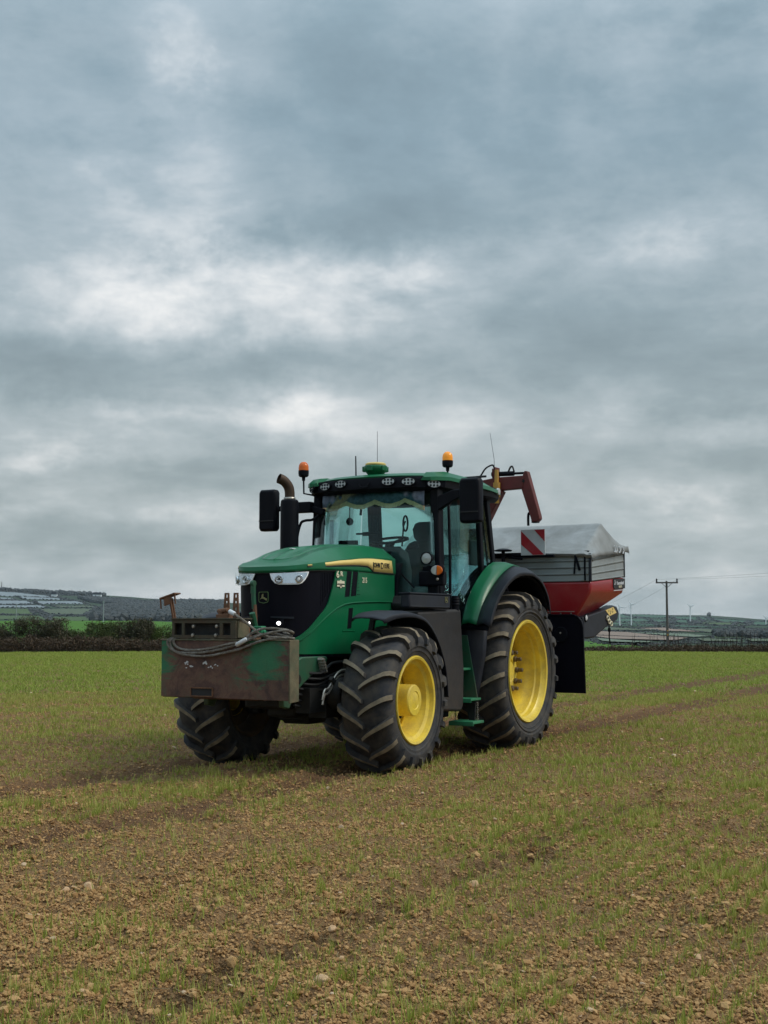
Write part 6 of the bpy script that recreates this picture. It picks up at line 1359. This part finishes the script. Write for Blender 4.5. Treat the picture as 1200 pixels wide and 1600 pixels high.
# running frame, discs and guards
q = MB(); q.box((-1.45, 0, 1.30), (.12, 1.30, .12)); q.box((-1.45, 0, .85), (.12, 1.20, .12)); q.box((-1.45, .5, 1.1), (.12, .1, .5)); q.box((-1.45, -.5, 1.1), (.12, .1, .5)); q.box((-2.05, 0, 1.15), (1.1, 1.6, .2)); q.box((-2.1, 0, .95), (.7, .9, .3)); q.obj('frame', M['chassis'], S, bevel=.02)
for sg in (1, -1):
    q = MB(); q.lathe([(.90, .05), (.90, .40), (.915, .40), (.93, .05)], (-2.2, sg * .55, 0), 'z', 28); q.obj('spinning_disc', M['steel'], S)
    # deep rubber guard seen behind the rear wheel
    q = MB(); pts = [(.55, .575), (1.425, .575), (1.415, 1.0), (1.405, 1.42), (1.385, 1.50), (1.34, 1.555), (1.27, 1.580), (.55, 1.585)]; q.prism([(sg * y, z) for y, z in pts], 'x', -1.475, -1.45); gd = q.obj('guard_panel', M['black_gloss'], S, bevel=.006)
    q = MB(); q.tube([(-1.447, sg * y, z) for y, z in ((1.421, .60), (1.409, 1.0), (1.398, 1.41), (1.378, 1.49), (1.335, 1.545), (1.27, 1.57), (.8, 1.572))], .010, 6); q.lathe([(0, .10), (.02, .09), (.02, 0)], (-1.45, sg * 1.10, 1.32), 'x', 20); q.obj('guard_rim', M['black'], gd)
    q = MB(); q.lathe([(0, .014), (.01, 0)], (-1.43, sg * 1.10, 1.34), 'x', 8); q.obj('guard_bolt', M['steel'], gd)
    # angled side arm with warning label
    arm = [(-1.72, 1.545), (-2.40, 1.625), (-2.95, 1.715), (-3.10, 1.700), (-3.20, 1.62), (-3.14, 1.515), (-2.58, 1.395), (-2.16, 1.275), (-1.74, 1.262)]
    q = MB(); q.prism(arm, 'y', sg * 1.18, sg * 1.31); ar = q.obj('side_arm', M['grey_plastic'], S, bevel=.02)
    q = MB(); q.lathe([(0, .055), (.012 * sg, .052), (.014 * sg, .036)], (-1.80, sg * 1.312, 1.535), 'y', 20); q.obj('lamp_housing', M['black'], ar)
    q = MB(); q.lathe([(.013 * sg, .037), (.022 * sg, .02), (.023 * sg, 0)], (-1.80, sg * 1.312, 1.535), 'y', 20); q.obj('round_lamp', M['white'], ar)
    q = MB(); q.prism([(-2.60, 1.642), (-2.93, 1.690), (-3.07, 1.612), (-2.78, 1.565)], 'y', sg * 1.311, sg * 1.314); lb = q.obj('warning_label', M['stripe'], ar, smooth=0)
    q = MB()
    for i, (x, z) in enumerate(((-2.74, 1.632), (-2.82, 1.628), (-2.90, 1.622), (-2.80, 1.600), (-2.90, 1.66))): q.prism([(x + .022 * math.cos(a + i) * (1 if k % 2 else .45), z + .020 * math.sin(a + i) * (1 if k % 2 else .45)) for k, a in enumerate(np.linspace(0, 6.28, 9)[:-1])], 'y', sg * 1.3142, sg * 1.3155)
    q.obj('warning_symbol', M['decal_black'], lb if False else ar, smooth=0)
    q = MB(); 
    for k, (x, z) in enumerate(((-2.66, 1.535), (-2.72, 1.49), (-2.80, 1.46))): q.tube([(x + .045 * math.cos(a), sg * 1.325, z + .030 * math.sin(a)) for a in np.linspace(0, 6.283, 9)], .010, 5, cap=False)
    q.obj('catch', M['cream'], ar)
    q = MB(); q.tube([(-2.72, sg * 1.32, 1.44), (-2.73, sg * 1.32, 1.36), (-2.72, sg * 1.32, 1.28), (-2.76, sg * 1.32, 1.18)], .010, 5); q.lathe([(1.35, 0), (1.35, .02), (1.40, .02), (1.40, 0)], (-2.725, sg * 1.32, 0), 'z', 8); q.obj('hanging_cord', M['black'], ar)
    # striped marker board facing forward
    q = MB(); q.box((-1.36, sg * .765, 2.515), (.012, .335, .335)); mb_ = q.obj('marker_board', M['ref_white'], S, smooth=0)
    def UV(u, v_): return (sg * (.5975 + .335 * u), 2.3475 + .335 * v_)
    q = MB(); q.prism([UV(.01, .96), UV(.01, .43), UV(.50, .012), UV(.96, .012)], 'x', -1.3535, -1.3505); q.prism([UV(.56, .988), UV(.99, .988), UV(.99, .52)], 'x', -1.3535, -1.3505); q.obj('red_stripe', M['ref_red'], mb_, smooth=0)
    q = MB(); q.box((-1.40, sg * .62, 2.335), (.06, .85, .035)); q.box((-1.38, sg * .35, 2.36), (.05, .50, .05)); q.bar((-1.37, sg * .40, 2.33), (-1.35, sg * .62, 2.30), .02, .03); q.obj('board_bracket', M['black'], S, bevel=.005)
q = MB(); q.lathe([(2.405, 0), (2.405, .11), (2.42, .12), (2.44, .06), (2.445, 0)], (-1.32, .36, 0), 'z', 24, sq=(1, 1)); q.tube([(-1.32, .36, 2.25), (-1.32, .36, 2.41)], .025, 8); dk = q.obj('dish_mirror', M['black'], S, smooth=50)

# ================================================================ LOADING CRANE between cab and spreader
K = empty('loading_crane', (ROOT[0], ROOT[1], -.035), (0, 0, PHI)); tag(K, 'dark red folded loading crane arm rising between the cab and the spreader', 'crane')
CX = -1.18
q = MB(); q.bar((CX, .05, 1.30), (CX, .05, 2.70), .17, .17, up=(1, 0, 0)); q.obj('column', M['crane'], K, bevel=.012)
q = MB(); q.bar((CX, .08, 2.62), (CX, .40, 3.20), .10, .13, up=(1, 0, 0)); q.prism([(.20, 3.10), (.42, 3.16), (.36, 3.02), (.22, 2.90)], 'x', CX - .05, CX + .05); q.obj('brace', M['crane'], K, bevel=.01)
q = MB(); q.loft([[(CX + sx * .055, -.30, z) for sx, z in ((-1, 3.17), (1, 3.17), (1, 3.27), (-1, 3.27))], [(CX + sx * .06, .10, z) for sx, z in ((-1, 3.19), (1, 3.19), (1, 3.33), (-1, 3.33))], [(CX + sx * .06, .36, z) for sx, z in ((-1, 3.19), (1, 3.19), (1, 3.365), (-1, 3.365))], [(CX + sx * .06, .73, z) for sx, z in ((-1, 3.205), (1, 3.205), (1, 3.37), (-1, 3.37))]]); q.obj('main_boom', M['crane'], K, bevel=.008)
q = MB(); q.prism([(.665, 3.24), (.745, 3.43), (.785, 3.425), (.945, 2.845), (.950, 2.80), (.915, 2.765), (.835, 2.765), (.832, 2.80), (.70, 3.20)], 'x', CX - .05, CX + .05); jb = q.obj('jib', M['crane'], K, bevel=.008)
q = MB(); q.prism([(.835, 2.768), (.913, 2.768), (.913, 2.752), (.835, 2.752)], 'x', CX - .042, CX + .042); q.lathe([(-.06, 0), (-.06, .022), (.06, .022), (.06, 0)], (CX, .73, 3.30), 'x', 12); q.obj('jib_pin', M['chassis'], jb)
q = MB(); q.tube([(CX, .27, 3.415), (CX, .58, 3.410)], .032, 12); q.tube([(CX, .58, 3.410), (CX, .72, 3.408)], .016, 8); q.obj('hydraulic_ram', M['black'], K)
q = MB(); q.box((CX, .335, 3.42), (.14, .035, .16)); q.box((CX, .30, 3.42), (.12, .012, .13)); q.obj('ram_bracket', M['crane'], K, bevel=.005)
q = MB(); q.lathe([(3.02, 0), (3.02, .030), (3.10, .032), (3.10, .048), (3.29, .048), (3.29, .030), (3.46, .026), (3.46, 0)], (CX + .09, .375, 0), 'z', 14); q.obj('support_ram', M['ochre'], K)
q = MB(); q.tube(catmull([(CX, .02, 3.37), (CX, .10, 3.40), (CX, .17, 3.49), (CX, .24, 3.53), (CX, .29, 3.53), (CX, .31, 3.45)], 5), .012, 6); q.tube(catmull([(CX, .50, 3.43), (CX, .53, 3.49), (CX, .56, 3.50), (CX, .585, 3.43)], 5), .012, 6); q.tube(catmull([(CX, -.25, 3.33), (CX + .05, .0, 3.38), (CX + .03, .2, 3.39)], 5), .016, 6); q.box((CX + .02, -.05, 3.375), (.12, .30, .04)); q.obj('hydraulic_hose', M['rubber'], K)
q = MB(); q.tube(catmull([(CX, .835, 2.88), (CX, .79, 2.885), (CX, .775, 2.84), (CX, .775, 2.72)], 5), .017, 8); q.obj('hook_tube', M['black'], K)
q = MB(); q.tube([(CX + .1, .35, 3.40), (CX + .1, .345, 3.6), (CX + .1, .29, 3.95)], [.004, .003, .002], 5); q.obj('whip_antenna', M['black'], K)

# ================================================================ thin haze in the air, one closed box
hm = bpy.data.materials.new('haze'); hm.use_nodes = True; t = NT(hm.node_tree); t.n.clear()
ho = t.node('ShaderNodeOutputMaterial'); hv = t.node('ShaderNodeVolumePrincipled'); hv.inputs['Color'].default_value = (.72, .84, .95, 1); hv.inputs['Density'].default_value = .00006; hv.inputs['Anisotropy'].default_value = .2
t.l.new(hv.outputs[0], ho.inputs['Volume'])
zz = [(o.matrix_world.translation.z, o.name) for o in scene.objects]
zmin = float(np.min(terrain_z(gx, gy))) if False else -60.0
q = MB(); q.box((0, 0, (zmin + 150) / 2), (13000, 13000, 150 - zmin)); hz_ = q.obj('haze', hm, None, smooth=0); tag(hz_, kind='stuff')
try: hm.cycles.homogeneous_volume = True
except Exception: pass
